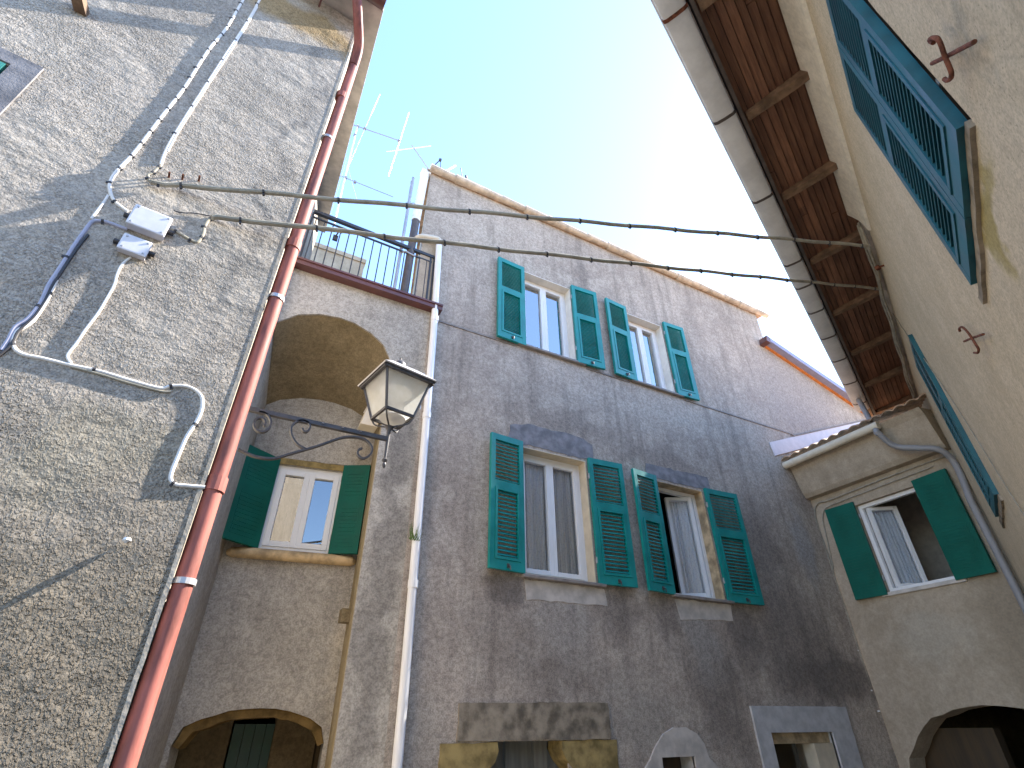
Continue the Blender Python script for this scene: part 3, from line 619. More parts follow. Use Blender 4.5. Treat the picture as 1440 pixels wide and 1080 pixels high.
MB().tube([lp(.02, -.2, fz(1.35)), lp(.02, -.4, fz(1.1)), Vector((-.19, 3.4, fz(.95))), Vector((-.19, 3.9, fz(1.0)))], .008, 6).build('side_cable', M['cable'], L_)
MB().prism(rough([(.02, -1.), (.12, -1.), (.17, .25), (.13, .42), (.02, .45)], .08, .015, 2), LC+Vector((.003, .06, CZ)), (SM-LC).normalized(), (0, 0, 1), (1, 0, 0), .004).build('dark_green_band', M['darkgreen'], L_)  # uneven dark green band low on the side wall

# ------------------------------------------------------------------ RIGHT HOUSE
Q = thing('cream_house', 'cream plastered house leaning over the right edge with deep wooden eaves', 'house', tuple(rp(2.5, -RW, 0)), math.pi/2-AZ)
def rq(poly): return poly
def swin(s0, s1, z0, z1): return [(s0, z0), (s1, z0), (s1, z1), (s0, z1)]
W1 = (1.91, 2.97, 1.86, 3.48); W2 = (6.45, 7.25, 1.80, 3.70)
qw = MB()
wall(qw, [(1.1, -2.1), (10.6, -2.1), (10.6, 4.78), (1.1, 4.78)], [rough(swin(W1[0]-.03, W1[1]+.02, W1[2]-.02, W1[3]+.02), .12, .016, 5), swin(*W2)], NR*(-RW)+Vector((0, 0, CZ)), DR, (0, 0, 1), NR, [.13, .13])
qw.build('wall', M['right'], Q)
RM = lambda s, q, z: Matrix.Translation(rp(s, -RW+q, fz(z))) @ Matrix.Rotation(-AZ-math.pi/2, 4, 'Z')   # local x = -DR, -y = out
for s0, s1, z0, z1, inr in ((*W1, .0), (*W2, .0)):
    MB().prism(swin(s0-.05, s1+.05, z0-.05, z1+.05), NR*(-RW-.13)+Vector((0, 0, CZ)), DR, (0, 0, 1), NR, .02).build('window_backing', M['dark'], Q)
    wd = (s1-s0)/2-.004
    shutter(Q, RM(s1, inr, z0), wd, z1-z0, 'open', M['blue'], 'L', latch=False)
    shutter(Q, RM(s0+wd, inr, z0), wd, z1-z0, 'open', M['blue'], 'R', latch=False)
sl = rough(swin(W1[0]-.02, W1[1]+.13, W1[2]-.05, W1[2]-.005), .04, .014, 11)
MB().prism(sl, NR*(-RW+.018)+Vector((0, 0, CZ)), DR, (0, 0, 1), NR, .14).build('sill', M['stone'], Q)
MB().prism(rough(swin(6.4, 7.4, 1.72, 1.79), .05, .012, 11), NR*(-RW+.018)+Vector((0, 0, CZ)), DR, (0, 0, 1), NR, .14).build('sill', M['stone'], Q)
MB().prism([(s, z) for s, z in ((-.65, 4.36), (-.625, 4.38), (-.615, 4.47), (-.60, 4.55), (-.56, 4.64), (-.535, 4.69), (-.53, 4.73), (-.65, 4.76))], rp(5.28, 0, CZ), NR, (0, 0, 1), DR, 4.18).build('cornice', M['cornice'], Q, smooth=True)
rg = MB().prism(rough([(5.28, 4.50), (5.6, 4.44), (6.6, 4.47), (8, 4.44), (10.5, 4.46), (10.5, 4.78), (5.28, 4.78)], .12, .03, 7), NR*(-RW+.035)+Vector((0, 0, CZ)), DR, (0, 0, 1), NR, .05); rg.build('broken_cornice', M['cement'], Q)
def zq(q): return 4.70-.2*(q+.53)
bd = MB(); q = -.66; k = 0
while q < -.005:
    wdt = .066+.006*math.sin(k*2.3); s = -7.0+.9*(k % 3)
    cuts = [1.1]+sorted(random.uniform(2, 10) for _ in range(2))+[10.4]
    for s0, s1 in zip(cuts[:-1], cuts[1:]):
        dzp = random.uniform(-.004, .004)
        bd.beam(rp(s0, q+wdt/2, fz(zq(q+wdt/2)+.012+dzp)), rp(s1-.006, q+wdt/2, fz(zq(q+wdt/2)+.012+dzp)), wdt-.005, .024)
    q += wdt; k += 1
bd.build('eaves_boards', M['plank'], Q)
MB().add([rp(1.1, -.66, fz(zq(-.66)+.03)), rp(10.4, -.66, fz(zq(-.66)+.03)), rp(10.4, .02, fz(zq(.02)+.03)), rp(1.1, .02, fz(zq(.02)+.03))], [(0, 1, 2, 3)]).build('roof_felt', M['dark'], Q)
rf_me = {}
for k in range(-1, 7):
    s = 3.37+1.14*k+.04*math.sin(k*5)
    r_ = MB(); hgt = .085; N_ = 7
    for i in range(N_):          # tapered, slightly irregular rafter end, one beam in short lengths
        q0 = -.645+i*(.605/N_); q1 = q0+.605/N_; f0 = 1-.75*(max(0, i-2)/N_)**1.3; f1 = 1-.75*(max(0, i-1)/N_)**1.3
        w0 = .04+.004*mnoise.noise((k*3, i, 0)); w1 = .04+.004*mnoise.noise((k*3, i+1, 0))
        A = [rp(s-w0, q0, fz(zq(q0))), rp(s+w0, q0, fz(zq(q0))), rp(s+w0, q0, fz(zq(q0)-hgt*f0)), rp(s-w0, q0, fz(zq(q0)-hgt*f0))]
        B = [rp(s-w1, q1, fz(zq(q1))), rp(s+w1, q1, fz(zq(q1))), rp(s+w1, q1, fz(zq(q1)-hgt*f1)), rp(s-w1, q1, fz(zq(q1)-hgt*f1))]
        r_.add(A+B, [(0, 1, 5, 4), (1, 2, 6, 5), (2, 3, 7, 6), (3, 0, 4, 7)]+([(3, 2, 1, 0)] if i == 0 else [])+([(4, 5, 6, 7)] if i == N_-1 else []))
    r_.build('rafter', M['rafter'], Q)
MB().beam(rp(1.1, -.01, fz(4.575)), rp(10.4, -.01, fz(4.575)), .03, .075).build('fascia_board', M['darkpipe'], Q)
gt = MB(); prof = [(.022, 4.625), (.028, 4.572), (.05, 4.556), (.12, 4.552), (.19, 4.556), (.214, 4.572), (.222, 4.61)]
prof2 = [(.216, 4.61), (.208, 4.578), (.188, 4.562), (.12, 4.558), (.052, 4.562), (.034, 4.576), (.028, 4.625)]
gt.prism(prof+prof2, rp(9.9, 0, CZ), NR, (0, 0, 1), DR, 8.8).tube([rp(1.1, .222, fz(4.608)), rp(9.9, .222, fz(4.608))], .011, 8)
gut = gt.build('gutter', M['greygutter'], Q, smooth=True)
jp = [(.019, 4.625), (.024, 4.568), (.05, 4.551), (.12, 4.547), (.19, 4.551), (.218, 4.568), (.226, 4.61)]
for j, s in enumerate((1.35, 2.2, 3.25, 4.35, 5.5, 6.0, 6.6, 7.3, 8.0, 8.8, 9.6)):
    MB().prism(jp+prof2, rp(s+.012, 0, CZ), NR, (0, 0, 1), DR, .03).build('gutter_strap', M['rust'] if s < 2.25 else M['darkpipe'], gut, smooth=True)
MB().add([rp(1.1, .08, fz(4.64)), rp(10.5, .08, fz(4.64)), rp(10.5, -4.5, fz(6.1)), rp(1.1, -4.5, fz(6.1)), rp(1.1, .08, fz(4.70)), rp(10.5, .08, fz(4.70)), rp(10.5, -4.5, fz(6.17)), rp(1.1, -4.5, fz(6.17))],
         [(3,2,1,0), (4,5,6,7), (0,1,5,4), (1,2,6,5), (2,3,7,6), (3,0,4,7)]).build('roof', M['tile'], Q)
MB().add([rp(1.1, -RW, 0), rp(1.1, -4.5, 0), rp(1.1, -4.5, fz(6.1)), rp(1.1, -RW, fz(4.8))], [(0, 1, 2, 3)]).add([rp(10.6, -RW, 0), rp(10.6, -4.5, 0), rp(10.6, -4.5, fz(6.1)), rp(10.6, -RW, fz(4.8))], [(0, 1, 2, 3)]).add([rp(1.1, -4.5, 0), rp(10.6, -4.5, 0), rp(10.6, -4.5, fz(6.1)), rp(1.1, -4.5, fz(6.1))], [(0, 1, 2, 3)]).build('rear_wall', M['right'], Q)
A_ = onX(1234, 608, 7.74); B_ = onX(1258, 627, 7.86); C_ = onX(1322, 633, 8.0); D_ = onX(1345, 655, 8.13)
dn = smoothpath([rp(9.4, .12, fz(4.53)), A_+Vector((.08, .04, .06)), A_, B_, onX(1290, 630, 7.93), C_, D_, Vector((8.13, 2.885, fz(2.4)))], 7)+[Vector((8.13, 2.885, 0))]
MB().tube(dn, .04, 14).build('downpipe', M['greypipe'], Q, smooth=True, label='grey downpipe bending from the eaves gutter down the corner')
for j, (o_, zz) in enumerate(((.06, 4.43), (.075, 4.40), (.06, 4.36))):
    pts = [rp(5.32, -RW+o_, fz(zz+.14))]+[rp(5.5+i*.3, -RW+o_+.01*math.sin(i*1.7+j), fz(zz+.015*math.sin(i*1.1+j*2))) for i in range(16)]
    MB().tube(smoothpath(pts, 3), .014, 7).build('cable_run', M['cable'], Q, smooth=True)
MB().tube(smoothpath([onR(1255, 440, .01), onR(1275, 470, .012), onR(1300, 505, .012), onR(1350, 580, .012), onR(1400, 660, .012), onR(1441, 726, .012)], 5), .0045, 6).build('thin_wire', M['cable'], Q)
MB().tube([rp(5.72, -RW-.01, fz(4.2)), rp(5.72, -RW+.05, fz(4.2))], .012, 6).box(-.02, .02, -.02, .02, -.02, .02, Matrix.Translation(rp(5.72, -RW+.06, fz(4.2)))).build('wire_hook', M['rust'], Q)

# ------------------------------------------------------------------ ARCHWAY HOUSE (faces -X at X=8.25)
XA = 8.25
A = thing('archway_house', 'buff rendered link house spanning an archway between the grey and cream houses', 'house', (8.25, 4, 0), -math.pi/2)
aw = (.655, 1.585, 1.56, 2.82)
ah = [(.10, -2.1), (2.12, -2.1), (2.10, -.5), (2.02, -.25), (1.9, -.05), (1.75, .09), (1.61, .155), (1.42, .195), (1.21, .20), (.89, .17), (.61, .08), (.36, -.10), (.16, -.34), (.10, -.6)]
am = MB(); wall(am, [(0.005, -2.1), (2.3, -2.1), (2.3, 3.75), (0.005, 3.75)], [rect(*aw), rough(ah, .12, .02, 6)], (XA, 5, CZ), (0, -1, 0), (0, 0, 1), (-1, 0, 0), [.14, .35])
am.build('wall', M['annex'], A)
AM = lambda a, x, z, r=0: Matrix.Translation((XA+x, 5-a, fz(z))) @ Matrix.Rotation(-math.pi/2+R(r), 4, 'Z')
awn = window(A, AM(aw[0], .13, aw[2]), aw[1]-aw[0], aw[3]-aw[2], ang=(52, None), frame=.055, st=.05, curtain=True, room='room', rd=1.5, rpad=.6, label='white window with one sash swung inwards')
sill(awn, AM(aw[0], 0, aw[2]+.002), -.08, aw[1]-aw[0]+.06, .03, .05, M['cement'], back=.12)
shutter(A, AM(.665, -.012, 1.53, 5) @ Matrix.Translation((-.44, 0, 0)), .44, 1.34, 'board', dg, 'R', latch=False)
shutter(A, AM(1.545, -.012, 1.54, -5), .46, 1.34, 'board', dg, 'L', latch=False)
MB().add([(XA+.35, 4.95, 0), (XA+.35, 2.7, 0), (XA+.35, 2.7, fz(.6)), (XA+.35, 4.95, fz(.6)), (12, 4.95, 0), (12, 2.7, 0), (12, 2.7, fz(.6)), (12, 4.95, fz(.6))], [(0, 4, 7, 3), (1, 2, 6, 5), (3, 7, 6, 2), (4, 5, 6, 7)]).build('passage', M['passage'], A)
MB().box(9.6, 9.7, 3.2, 4.5, fz(-2.1), fz(-.55)).box(8.75, 8.9, 4.0, 4.94, fz(-2.1), fz(-.02)).build('passage_door', M['olddoor'], A)
fs = MB(); prof = [(8.25, 3.12), (8.14, 3.13), (8.10, 3.19), (8.05, 3.34), (7.99, 3.60), (7.92, 3.70), (8.25, 3.74)]
fs.prism(prof, (0, 2.86, CZ), (1, 0, 0), (0, 0, 1), (0, -1, 0), 2.13); fs.build('cornice', M['annex'], A)
ag = MB().tube([(7.86, 5.10, fz(3.665)), (7.86, 3.40, fz(3.665))], .06, 14); ago = ag.build('gutter', M['creampipe'], A, smooth=True)
for y in (4.85, 4.1): MB().tube([(7.86, y, fz(3.665)), (7.86, y-.03, fz(3.665))], .064, 14).build('gutter_joint', M['creampipe'], ago, smooth=True)
def zroof(x): return 3.98+.388*(x-8.39)
tr = MB(); ny = 96; vs = []
for i in range(ny+1):
    y = 5.0-2.4*i/ny; hh = .042*abs(math.sin(math.pi*(5.0-y)/.17))
    for x in (7.80, 9.0, 11.4): vs.append((x, y, fz(zroof(x)+hh)))
    for x in (7.80, 11.4): vs.append((x, y, fz(zroof(x)+hh-.016)))
tr.add(vs, [q for i in range(ny) for q in ((5*i, 5*i+1, 5*i+6, 5*i+5), (5*i+1, 5*i+2, 5*i+7, 5*i+6), (5*i+3, 5*i+8, 5*i+9, 5*i+4), (5*i, 5*i+5, 5*i+8, 5*i+3))])
tr.build('roof', M['tile'], A)
MB().prism([(7.66, 3.80), (11.24, 5.20), (11.24, 5.42), (8.37, 4.33), (7.62, 4.04)], (0, YF-.018, CZ), (1, 0, 0), (0, 0, 1), (0, -1, 0), .015).build('flashing', plain('pale_lavender_flashing', (.62, .58, .60), .6, var=.08), A)
MB().tube([(8.30, YF-.02, fz(4.36)), (8.37, YF-.02, fz(4.345)), (11.24, YF-.02, fz(5.435))], .013, 6).build('flashing_edge', M['sillstone'], A)
def acable(pts): return smoothpath([onX(x, y, XA-.02) for x, y in pts], 4)
ac = MB().tube(acable([(1330, 641), (1240, 674), (1170, 702), (1150, 708), (1146, 720), (1150, 740)])+[onX(1170, 800, XA-.03), onX(1205, 905, XA-.03), onX(1255, 1066, XA-.03), Vector((8.2, 4.98, fz(-1)))], .011, 7).build('wall_cable', M['cable'], A, smooth=True)
MB().tube(acable([(1312, 656), (1240, 683), (1175, 708), (1160, 716), (1157, 730), (1160, 745)])+[onX(1172, 800, XA-.02)], .008, 7).build('wall_cable', M['cable'], A, smooth=True)
cm = MB().box(-.012, .012, -.02, .02, -.008, .008).mesh('cable_clip', M['pvc'])
for p in ((1186, 861), (1205, 915), (1224, 971), (1235, 1000)): inst('cable_clip', cm, Matrix.Translation(onX(*p, XA-.05)), ac)

# ------------------------------------------------------------------ far house behind the terrace
F = thing('distant_house', 'plain beige house seen behind the terrace railing', 'house', (.2, 9, 0))
p0, p1 = onY(448, 348, 9), onY(514, 366, 9)
MB().box(-1.6, p1.x, 9, 12, 0, p1.z-.12).build('wall', M['annex'], F)
MB().box(-1.65, p1.x+.02, 8.97, 12, p1.z-.118, p1.z).build('roof', M['annex'], F)

# ------------------------------------------------------------------ street lantern on its bracket
S = thing('street_lantern', 'black framed frosted glass lantern on a scrolled iron wall bracket', 'street lamp', (.71, 3.0, fz(1.55)))
bk = MB().beam((-.185, 3, fz(1.548)), (.70, 3, fz(1.548)), .026, .026)
bo = bk.build('bracket_arm', M['iron'], S)
for x_ in (.30, .42, .53): MB().lathe([(0, .006), (.006, .004), (.008, 0)], (x_, 2.985, fz(1.55)), 8).build('rivet', M['zinc'], bo)
def P3(l): return smoothpath([onY(x, y, 3.0) for x, y in l], 7)
def spiral(cx, cy, r0, r1, a0, turns, n=34):
    o = []
    for i in range(n+1):
        t = i/n; a_ = R(a0)+turns*2*math.pi*t; r_ = r0+(r1-r0)*t; o.append(onY(cx+r_*math.cos(a_), cy+r_*math.sin(a_), 3.0))
    return o
MB().strip(P3([(335, 632), (345, 637), (362, 643), (385, 645), (410, 638), (445, 628), (480, 616), (500, 615), (512, 618), (520, 625), (523, 633), (519, 641), (510, 645), (503, 640), (504, 633), (509, 631)]), .026, .010, (0, 1, 0)).build('scroll', M['iron'], S)
MB().strip(spiral(367, 596, 16, 5, -100, 1.4), .026, .010, (0, 1, 0)).build('scroll', M['iron'], S)
MB().strip(P3([(430, 632), (418, 625), (410, 612), (410, 601), (416, 594), (425, 592), (433, 595), (436, 601), (432, 607), (427, 607), (425, 603)]), .026, .010, (0, 1, 0)).build('scroll', M['iron'], S)
bs = MB().box(-.188, -.172, 2.96, 3.04, fz(1.28), fz(1.6)).build('wall_plate', M['iron'], S)
po_ = MB().lathe([(.0, -.215), (.008, -.205), (.013, -.19), (.008, -.175), (.016, -.165), (.018, -.155), (.008, -.145), (.011, -.05), (.012, .0), (.014, .05), (.03, .075), (.012, .085)], (.706, 3.0, fz(1.56)), 14)
po_.build('stem', M['iron'], S, smooth=True)
LX = Matrix.Translation((.722, 3.015, 0)) @ Matrix.Rotation(R(12), 4, 'Z')
zb, zt_, hb, ht = fz(1.715), fz(1.975), .100, .164
def lc(sx, sy, h, z): return LX @ Vector((sx*h, sy*h, z))
fr = MB(); cs = [(-1, -1), (1, -1), (1, 1), (-1, 1)]
for i in range(4):
    a_, b_ = cs[i], cs[(i+1) % 4]
    fr.beam(lc(*a_, hb, zb), lc(*a_, ht, zt_), .014, .014); fr.beam(lc(*a_, hb, zb), lc(*b_, hb, zb), .016, .018)
    fr.beam(lc(*a_, ht+.012, zt_), lc(*b_, ht+.012, zt_), .022, .026)
    fr.tube(smoothpath([lc(*a_, hb, zb), LX @ Vector((a_[0]*.075, a_[1]*.075, zb-.05)), Vector((.706, 3.0, fz(1.635)))], 4), .006, 6)
fr.build('lantern_frame', M['iron'], S)
for i in range(4):
    a_, b_ = cs[i], cs[(i+1) % 4]
    MB().add([lc(*a_, hb-.004, zb), lc(*b_, hb-.004, zb), lc(*b_, ht-.004, zt_), lc(*a_, ht-.004, zt_)], [(0, 1, 2, 3)]).build('glass_pane', M['frosted'], S)
rf = MB()
lv = [lc(sx, sy, ht+.035, zt_+.012) for sx, sy in cs]+[lc(sx, sy, .10, zt_+.105) for sx, sy in cs]+[lc(sx, sy, .07, zt_+.125) for sx, sy in cs]
rf.add(lv+[lc(sx, sy, ht+.03, zt_+.004) for sx, sy in cs], [q for i in range(4) for q in ((i, (i+1) % 4, (i+1) % 4+4, i+4), (i+4, (i+1) % 4+4, (i+1) % 4+8, i+8), (i, (i+1) % 4, (i+1) % 4+12, i+12))]+[(8, 9, 10, 11)])
rf.build('lantern_roof', M['zinc'], S)
MB().lathe([(.044, -.005), (.045, .03), (.041, .05), (.03, .064), (.012, .074), (.006, .08), (.006, .10), (0, .103)], LX @ Vector((0, 0, zt_+.125)), 18).build('cap', M['iron'], S, smooth=True)
MB().lathe([(0, .03), (.05, .028), (.085, .0), (.085, -.008), (0, -.02)], LX @ Vector((0, 0, zb-.004)), 20).build('lamp_dish', M['lampwhite'], S, smooth=True)
MB().lathe([(.11, .0), (.10, .03), (.05, .055), (.0, .06)], LX @ Vector((0, 0, zt_-.07)), 20).build('reflector', M['lampwhite'], S, smooth=True)
wb = [onY(517, 560, 5.25), onY(520, 600, 5.25)]
B0 = thing('wall_light', 'pale square box lamp fixed inside the arch behind the street lantern', 'wall lamp', (1.09, 5.3, wb[1].z))
zc = wb[1].z; MB().prism([(-.16, 0), (.03, 0), (.03, .24), (-.11, .24)], (1.07, 5.22, zc), (1, 0, 0), (0, 0, 1), (0, -1, 0), .18).build('housing', M['creampipe'], B0, bevel=.006)
MB().prism([(-.12, 0), (.04, 0), (.04, .04), (-.105, .04)], (1.07, 5.21, zc+.241), (1, 0, 0), (0, 0, 1), (0, -1, 0), .2).build('hood', M['whitepipe'], B0)
# ------------------------------------------------------------------ junction boxes
def jbox(px, w_, h_, d_, label):
    c = onL(*px, d_); o = thing('junction_box', label, 'junction box', tuple(c-NL*d_), LA)
    T_ = WM[o]
    MB().box(-w_/2, w_/2, -d_*.72, 0, -h_/2, h_/2).build('box_base', M['boxwhite'], o, T_, bevel=.006)
    MB().box(-w_/2-.004, w_/2+.004, -d_, -d_*.722, -h_/2-.004, h_/2+.004).build('lid', M['boxwhite'], o, T_, bevel=.008)
    sc = MB().lathe([(0, .004), (.005, .003), (.006, 0)], n=8).mesh('screw', M['zinc'])
    for sx in (-1, 1):
        for sz in (-1, 1): inst('screw', sc, T_ @ Matrix.Translation((sx*(w_/2-.014), -d_, sz*(h_/2-.014))) @ Matrix.Rotation(R(90), 4, 'X'), o)
    gm = MB().tube([(0, 0, 0), (0, 0, .03)], .014, 10).mesh('cable_gland', M['clip'])
    for rx, tx in ((90, w_/2), (-90, -w_/2)): inst('cable_gland', gm, T_ @ Matrix.Translation((tx, -d_*.35, 0)) @ Matrix.Rotation(R(rx), 4, 'Y'), o)
    return o
c1 = onL(211, 309, .07); jbox((211, 309), .165, .135, .055, 'larger square grey white junction box on the roughcast wall')
jbox((190, 344), .118, .098, .042, 'smaller grey white junction box just below the larger one')

# ------------------------------------------------------------------ cables
def clips(o, path, step, r, mat='clip', off=.35):
    acc = step*off; me = MB().tube([(0, 0, -.006), (0, 0, .006)], r*1.25, 8).box(-r*.5, r*.5, -r*1.9, -r*1.0, -.006, .006).mesh('cable_clip', M[mat])
    for i in range(len(path)-1):
        d = path[i+1]-path[i]; l = d.length
        while acc < l:
            p = path[i]+d*(acc/l); q_ = d.to_track_quat('Z', 'Y').to_matrix().to_4x4()
            inst('cable_clip', me, Matrix.Translation(p) @ q_, o); acc += step
        acc -= l
def cable(name, px, r, mat, label, cat, off=.001, step=None, seg=6, group=None):
    p = smoothpath([onL(x, y, off) for x, y in px], seg)
    o = MB().tube(p, r, 8).build(name, M[mat], smooth=True); tag(o, label, cat, group)
    if step: clips(o, p, step, r)
    return p
cable('cable_conduit', [(352, -18), (340, 3), (318, 40), (297, 65), (282, 87), (258, 125), (228, 163), (190, 213), (165, 240), (155, 256), (155, 270), (162, 284), (180, 298)], .009, 'conduit', 'thick white conduit with black clips descending to the larger junction box', 'conduit', step=.125)
cable('cable_conduit', [(378, -25), (358, 13), (340, 43), (320, 73), (300, 104), (283, 130), (247, 187), (232, 215), (226, 232)], .0085, 'conduit', 'white conduit beside the clipped one, ending at the upper span cable', 'conduit', step=.30)
cable('electric_cable', [(362, 10), (343, 42), (324, 72), (304, 102), (287, 128), (251, 185), (236, 213)], .005, 'conduit', 'slim white cable hugging the right side of the upper white conduit', 'cable', off=.004)
cable('electric_cable', [(179, 323), (168, 319), (147, 312), (130, 312), (119, 325), (104, 346), (83, 379), (68, 402), (58, 425), (40, 448), (22, 460), (12, 478), (2, 493)], .0095, 'greyconduit', 'lavender grey cable looping from the smaller box down to the left edge', 'cable', step=.3)
cable('electric_cable', [(124, 330), (108, 350), (88, 380), (74, 402), (62, 425), (47, 447), (26, 466), (15, 486), (-2, 500)], .007, 'clip', 'thin black cable strapped beside the lavender grey cable', 'cable', off=.004)
cable('electric_cable', [(152, 275), (147, 283), (138, 295), (128, 308)], .0065, 'conduit', 'short white cable slanting down from the bend of the thick conduit', 'cable')
cable('cable_conduit', [(82, 388), (74, 405), (62, 428), (47, 450), (35, 459), (22, 468), (18, 482), (22, 492), (35, 499), (60, 504), (97, 513), (140, 522), (183, 535), (225, 546), (240, 543), (260, 543), (275, 549), (284, 560), (283, 578), (275, 595), (262, 615), (250, 642), (242, 662), (240, 674), (246, 681), (262, 683), (288, 685)], .0085, 'conduit', 'long white conduit running low across the wall and hooking down by the red pipe', 'conduit', step=.30)
cable('electric_cable', [(184, 362), (176, 368), (169, 376), (164, 388), (160, 402), (150, 420), (138, 440), (120, 464), (108, 482), (97, 496), (95, 503), (100, 511)], .006, 'conduit', 'thin white wire wandering down from the smaller junction box', 'wire', off=.004)
cable('electric_cable', [(100, 516), (140, 526), (183, 539), (225, 550), (240, 551)], .006, 'cable', 'thin dusty wire lying under the low white conduit', 'wire', off=.003)
cable('electric_cable', [(238, 323), (246, 325), (258, 332), (270, 339), (278, 340), (285, 330), (288, 318), (294, 309), (303, 306)], .009, 'cable', 'short cable dipping in a vee beside the larger junction box', 'cable', step=.08)
cable('electric_cable', [(244, 296), (256, 299), (275, 300), (297, 304)], .003, 'clip', 'hair thin black wire running right from the larger box', 'wire', off=.008)
cable('electric_cable', [(226, 232), (214, 243), (208, 247), (213, 257), (235, 262)], .008, 'cable', 'tangled cable bend where the upper span leaves the wall', 'cable', off=.03, step=.06)
# two span cables across the square
nailm = MB().tube([(0, 0, 0), (0, -.05, 0)], .006, 6).mesh('nail', M['rust'])
def span(name, a, b, sag, r, label, lead):
    a = Vector(a); b = Vector(b); N = 40; pts = [p for p in lead]
    for i in range(N+1):
        t = i/N; p = a.lerp(b, t); p.z -= sag*4*t*(1-t)+.006*math.sin(i*1.3); pts.append(p)
    o = MB().tube(pts, r, 8).build(name, M['cable'], smooth=True); tag(o, label, 'cable', None)
    MB().tube([p+Vector((0, .012, .013)) for p in pts[len(lead)+3:]], r*.45, 6).build('stay_wire', M['iron'], o)
    clips(o, pts, .42, r); return o
ea = onL(250, 260, .03); eb = rp(5.25, -RW+.14, 0); eb.z = hit(1222, 346, NR*(-RW+.14), NR).z; eb = hit(1222, 346, NR*(-RW+.14), NR)
s1 = span('overhead_cable', ea, eb, .008, .014, 'upper of the two dusty cables spanning from wall to eaves', [onL(212, 256, .03), onL(232, 260, .03)])
for px in ((237, 251), (256, 254), (279, 256)): inst('nail', nailm, Matrix.Translation(onL(*px, -.01)) @ Matrix.Rotation(LA, 4, 'Z'), s1)
fa_ = onL(305, 305, .03); fb_ = hit(1236, 406, NR*(-RW+.08), NR)
span('overhead_cable', fa_, fb_, .02, .015, 'lower of the two dusty cables, crossing in front of the top windows', [onL(298, 306, .03)])

# ------------------------------------------------------------------ wall anchors (iron tie ends)
def anchor(bar, sc, r, label):
    c = onR(*bar[0], .03); o = thing('wall_anchor', label, 'wall anchor', tuple(c), math.pi/2-AZ, 'rusted tie anchors on the cream wall')
    MB().tube([onR(*p, .03) for p in bar], r, 8).build('tie_bar', M['rust'], o, smooth=True)
    MB().tube(smoothpath([onR(*p, .03+2*r) for p in sc], 6), r, 8).build('curled_bar', M['rust'], o, smooth=True)
anchor([(1311, 89), (1330, 80), (1370, 59)], [(1313, 60), (1309, 58), (1308, 55), (1313, 53), (1319, 55), (1324, 65), (1329, 80), (1335, 94), (1338, 103), (1337, 110), (1332, 113), (1328, 111)], .008, 'larger rusted S curled wall anchor above the blue shutters')
anchor([(1356, 480), (1368, 475), (1383, 470)], [(1350, 466), (1349, 462), (1353, 460), (1358, 464), (1363, 470), (1367, 476), (1372, 484), (1376, 491), (1375, 496), (1370, 496)], .007, 'smaller rusted S curled wall anchor lower on the cream wall')

# ------------------------------------------------------------------ aerials and roof bits
AE = thing('rooftop_antenna', 'tall two boom television aerial behind the red pipe corner', 'antenna', tuple(onY(478, 285, 6.1)))
ya_ = 6.1
MB().tube([onY(470, 315, ya_), onY(482, 262, ya_), onY(503, 176, ya_)], .016, 8).build('mast', M['aerial'], AE)
MB().tube([onY(492, 174, ya_), onY(562, 198, ya_)], .008, 6).build('boom', M['aerialdark'], AE)
MB().tube([onY(478, 247, ya_), onY(553, 277, ya_)], .007, 6).build('boom', M['aerialdark'], AE)
for a_, b_, m_ in (((534, 133), (489, 236), .008), ((575, 158), (546, 248), .008)): MB().tube([onY(*a_, ya_), onY(*b_, ya_)], m_, 6).build('dipole', M['aerial'], AE)
for p in ((503, 178), (513, 181), (561, 198), (499, 190), (486, 250), (499, 256)): MB().box(-.02, .02, -.02, .02, -.02, .02, Matrix.Translation(onY(*p, ya_))).build('clamp', M['aerialdark'], AE)
for a_, b_ in (((464, 247), (482, 246)), ((488, 222), (466, 300)), ((490, 238), (502, 280))): MB().tube([onY(*a_, ya_), onY(*b_, ya_)], .005, 6).build('stay', M['aerial'], AE)
AB = thing('rooftop_antenna', 'small crossed aerial leaning off the left end of the grey house roof', 'antenna', tuple(onY(602, 238, 5.3)))
MB().tube([onY(604, 240, 5.3), onY(579, 204, 5.3)], .009, 6).build('mast', M['aerialdark'], AB)
MB().tube([onY(544, 213, 5.3), onY(606, 205, 5.3)], .009, 6).build('dipole', M['aerial'], AB)
V1 = thing('roof_bracket', 'little dark bent bracket standing on the corner of the tiled edge', 'bracket', tuple(onY(610, 236, 5.1)))
MB().tube([onY(607, 236, 5.1), onY(619, 225, 5.1), onY(620, 240, 5.1)], .013, 6).build('bent_bar', M['iron'], V1)
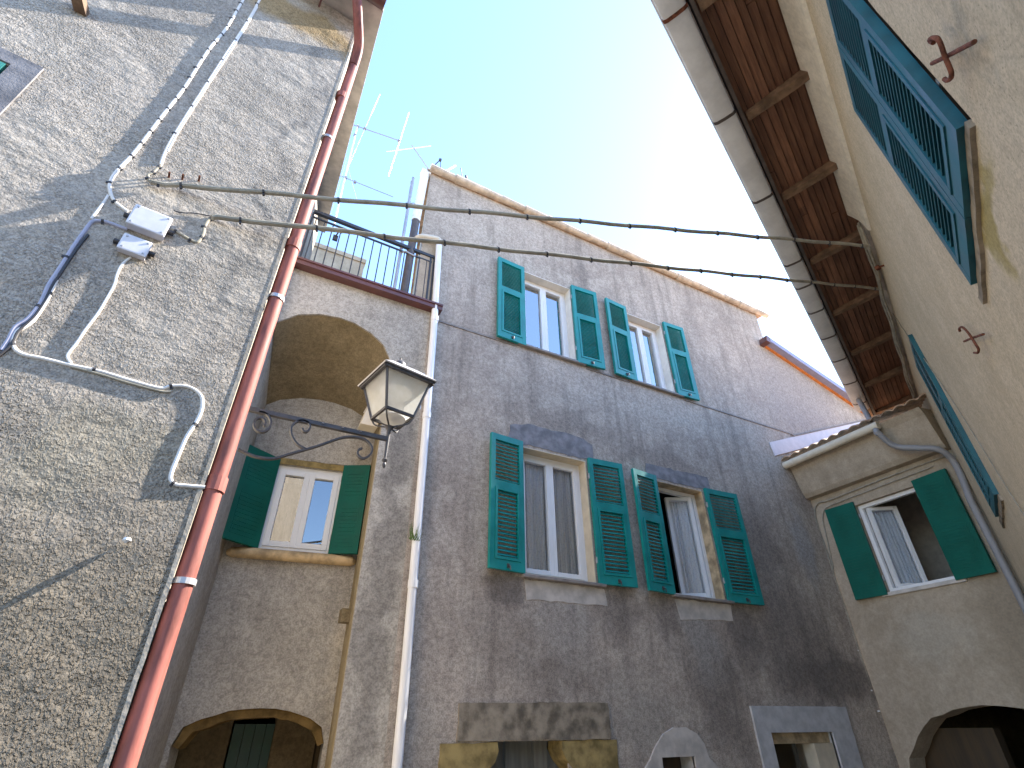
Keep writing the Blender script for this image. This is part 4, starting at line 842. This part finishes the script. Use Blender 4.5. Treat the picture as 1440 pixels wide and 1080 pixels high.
MB().box(-.02, .02, -.02, .02, -.02, .02, Matrix.Translation(onY(619, 225, 5.1))).build('joint', M['iron'], V1)
V2 = thing('dish_arm', 'short white bar of an aerial just over the tiled edge', 'antenna', tuple(onY(630, 240, 5.3)))
MB().tube([onY(624, 242, 5.3), onY(640, 233, 5.3)], .02, 6).build('bar', M['aerial'], V2); MB().tube([onY(648, 236, 5.3), onY(650, 252, 5.3)], .008, 6).tube([onY(655, 247, 5.3), onY(657, 256, 5.3)], .02, 6).build('pin', M['iron'], V2)

# ------------------------------------------------------------------ camera, light
cam = bpy.data.cameras.new('camera'); co = bpy.data.objects.new('camera', cam); C.objects.link(co)
cam.sensor_width = 36; cam.lens = FPX/1440*36; cam.clip_start = .02; cam.clip_end = 1000
mw = Matrix((Rt, Up, -Fw)).transposed().to_4x4(); mw.translation = CAM; co.matrix_world = mw
bpy.context.scene.camera = co
SUN_AZ, SUN_EL = R(89.9), R(45)
sd = Vector((math.sin(SUN_AZ)*math.cos(SUN_EL), math.cos(SUN_AZ)*math.cos(SUN_EL), math.sin(SUN_EL)))
sl_ = bpy.data.lights.new('sun', 'SUN'); sl_.energy = 3.6; sl_.angle = R(.5); sl_.color = (1, .93, .82)
so_ = bpy.data.objects.new('sun', sl_); C.objects.link(so_); so_.rotation_euler = sd.to_track_quat('Z', 'Y').to_euler()
wd_ = bpy.data.worlds.new('World'); bpy.context.scene.world = wd_; wd_.use_nodes = True
nt = wd_.node_tree; bgn = nt.nodes['Background']; sk = nt.nodes.new('ShaderNodeTexSky'); sk.sky_type = 'NISHITA'; sk.sun_disc = False
sk.sun_elevation = SUN_EL; sk.sun_rotation = SUN_AZ; sk.air_density = 1.0; sk.dust_density = .25; sk.ozone_density = 3.6; sk.altitude = 300
nt.links.new(sk.outputs[0], bgn.inputs[0]); bgn.inputs[1].default_value = .12
sc = bpy.context.scene; sc.view_settings.view_transform = 'Standard'; sc.view_settings.look = 'None'; sc.view_settings.exposure = 2.65; sc.view_settings.gamma = 1
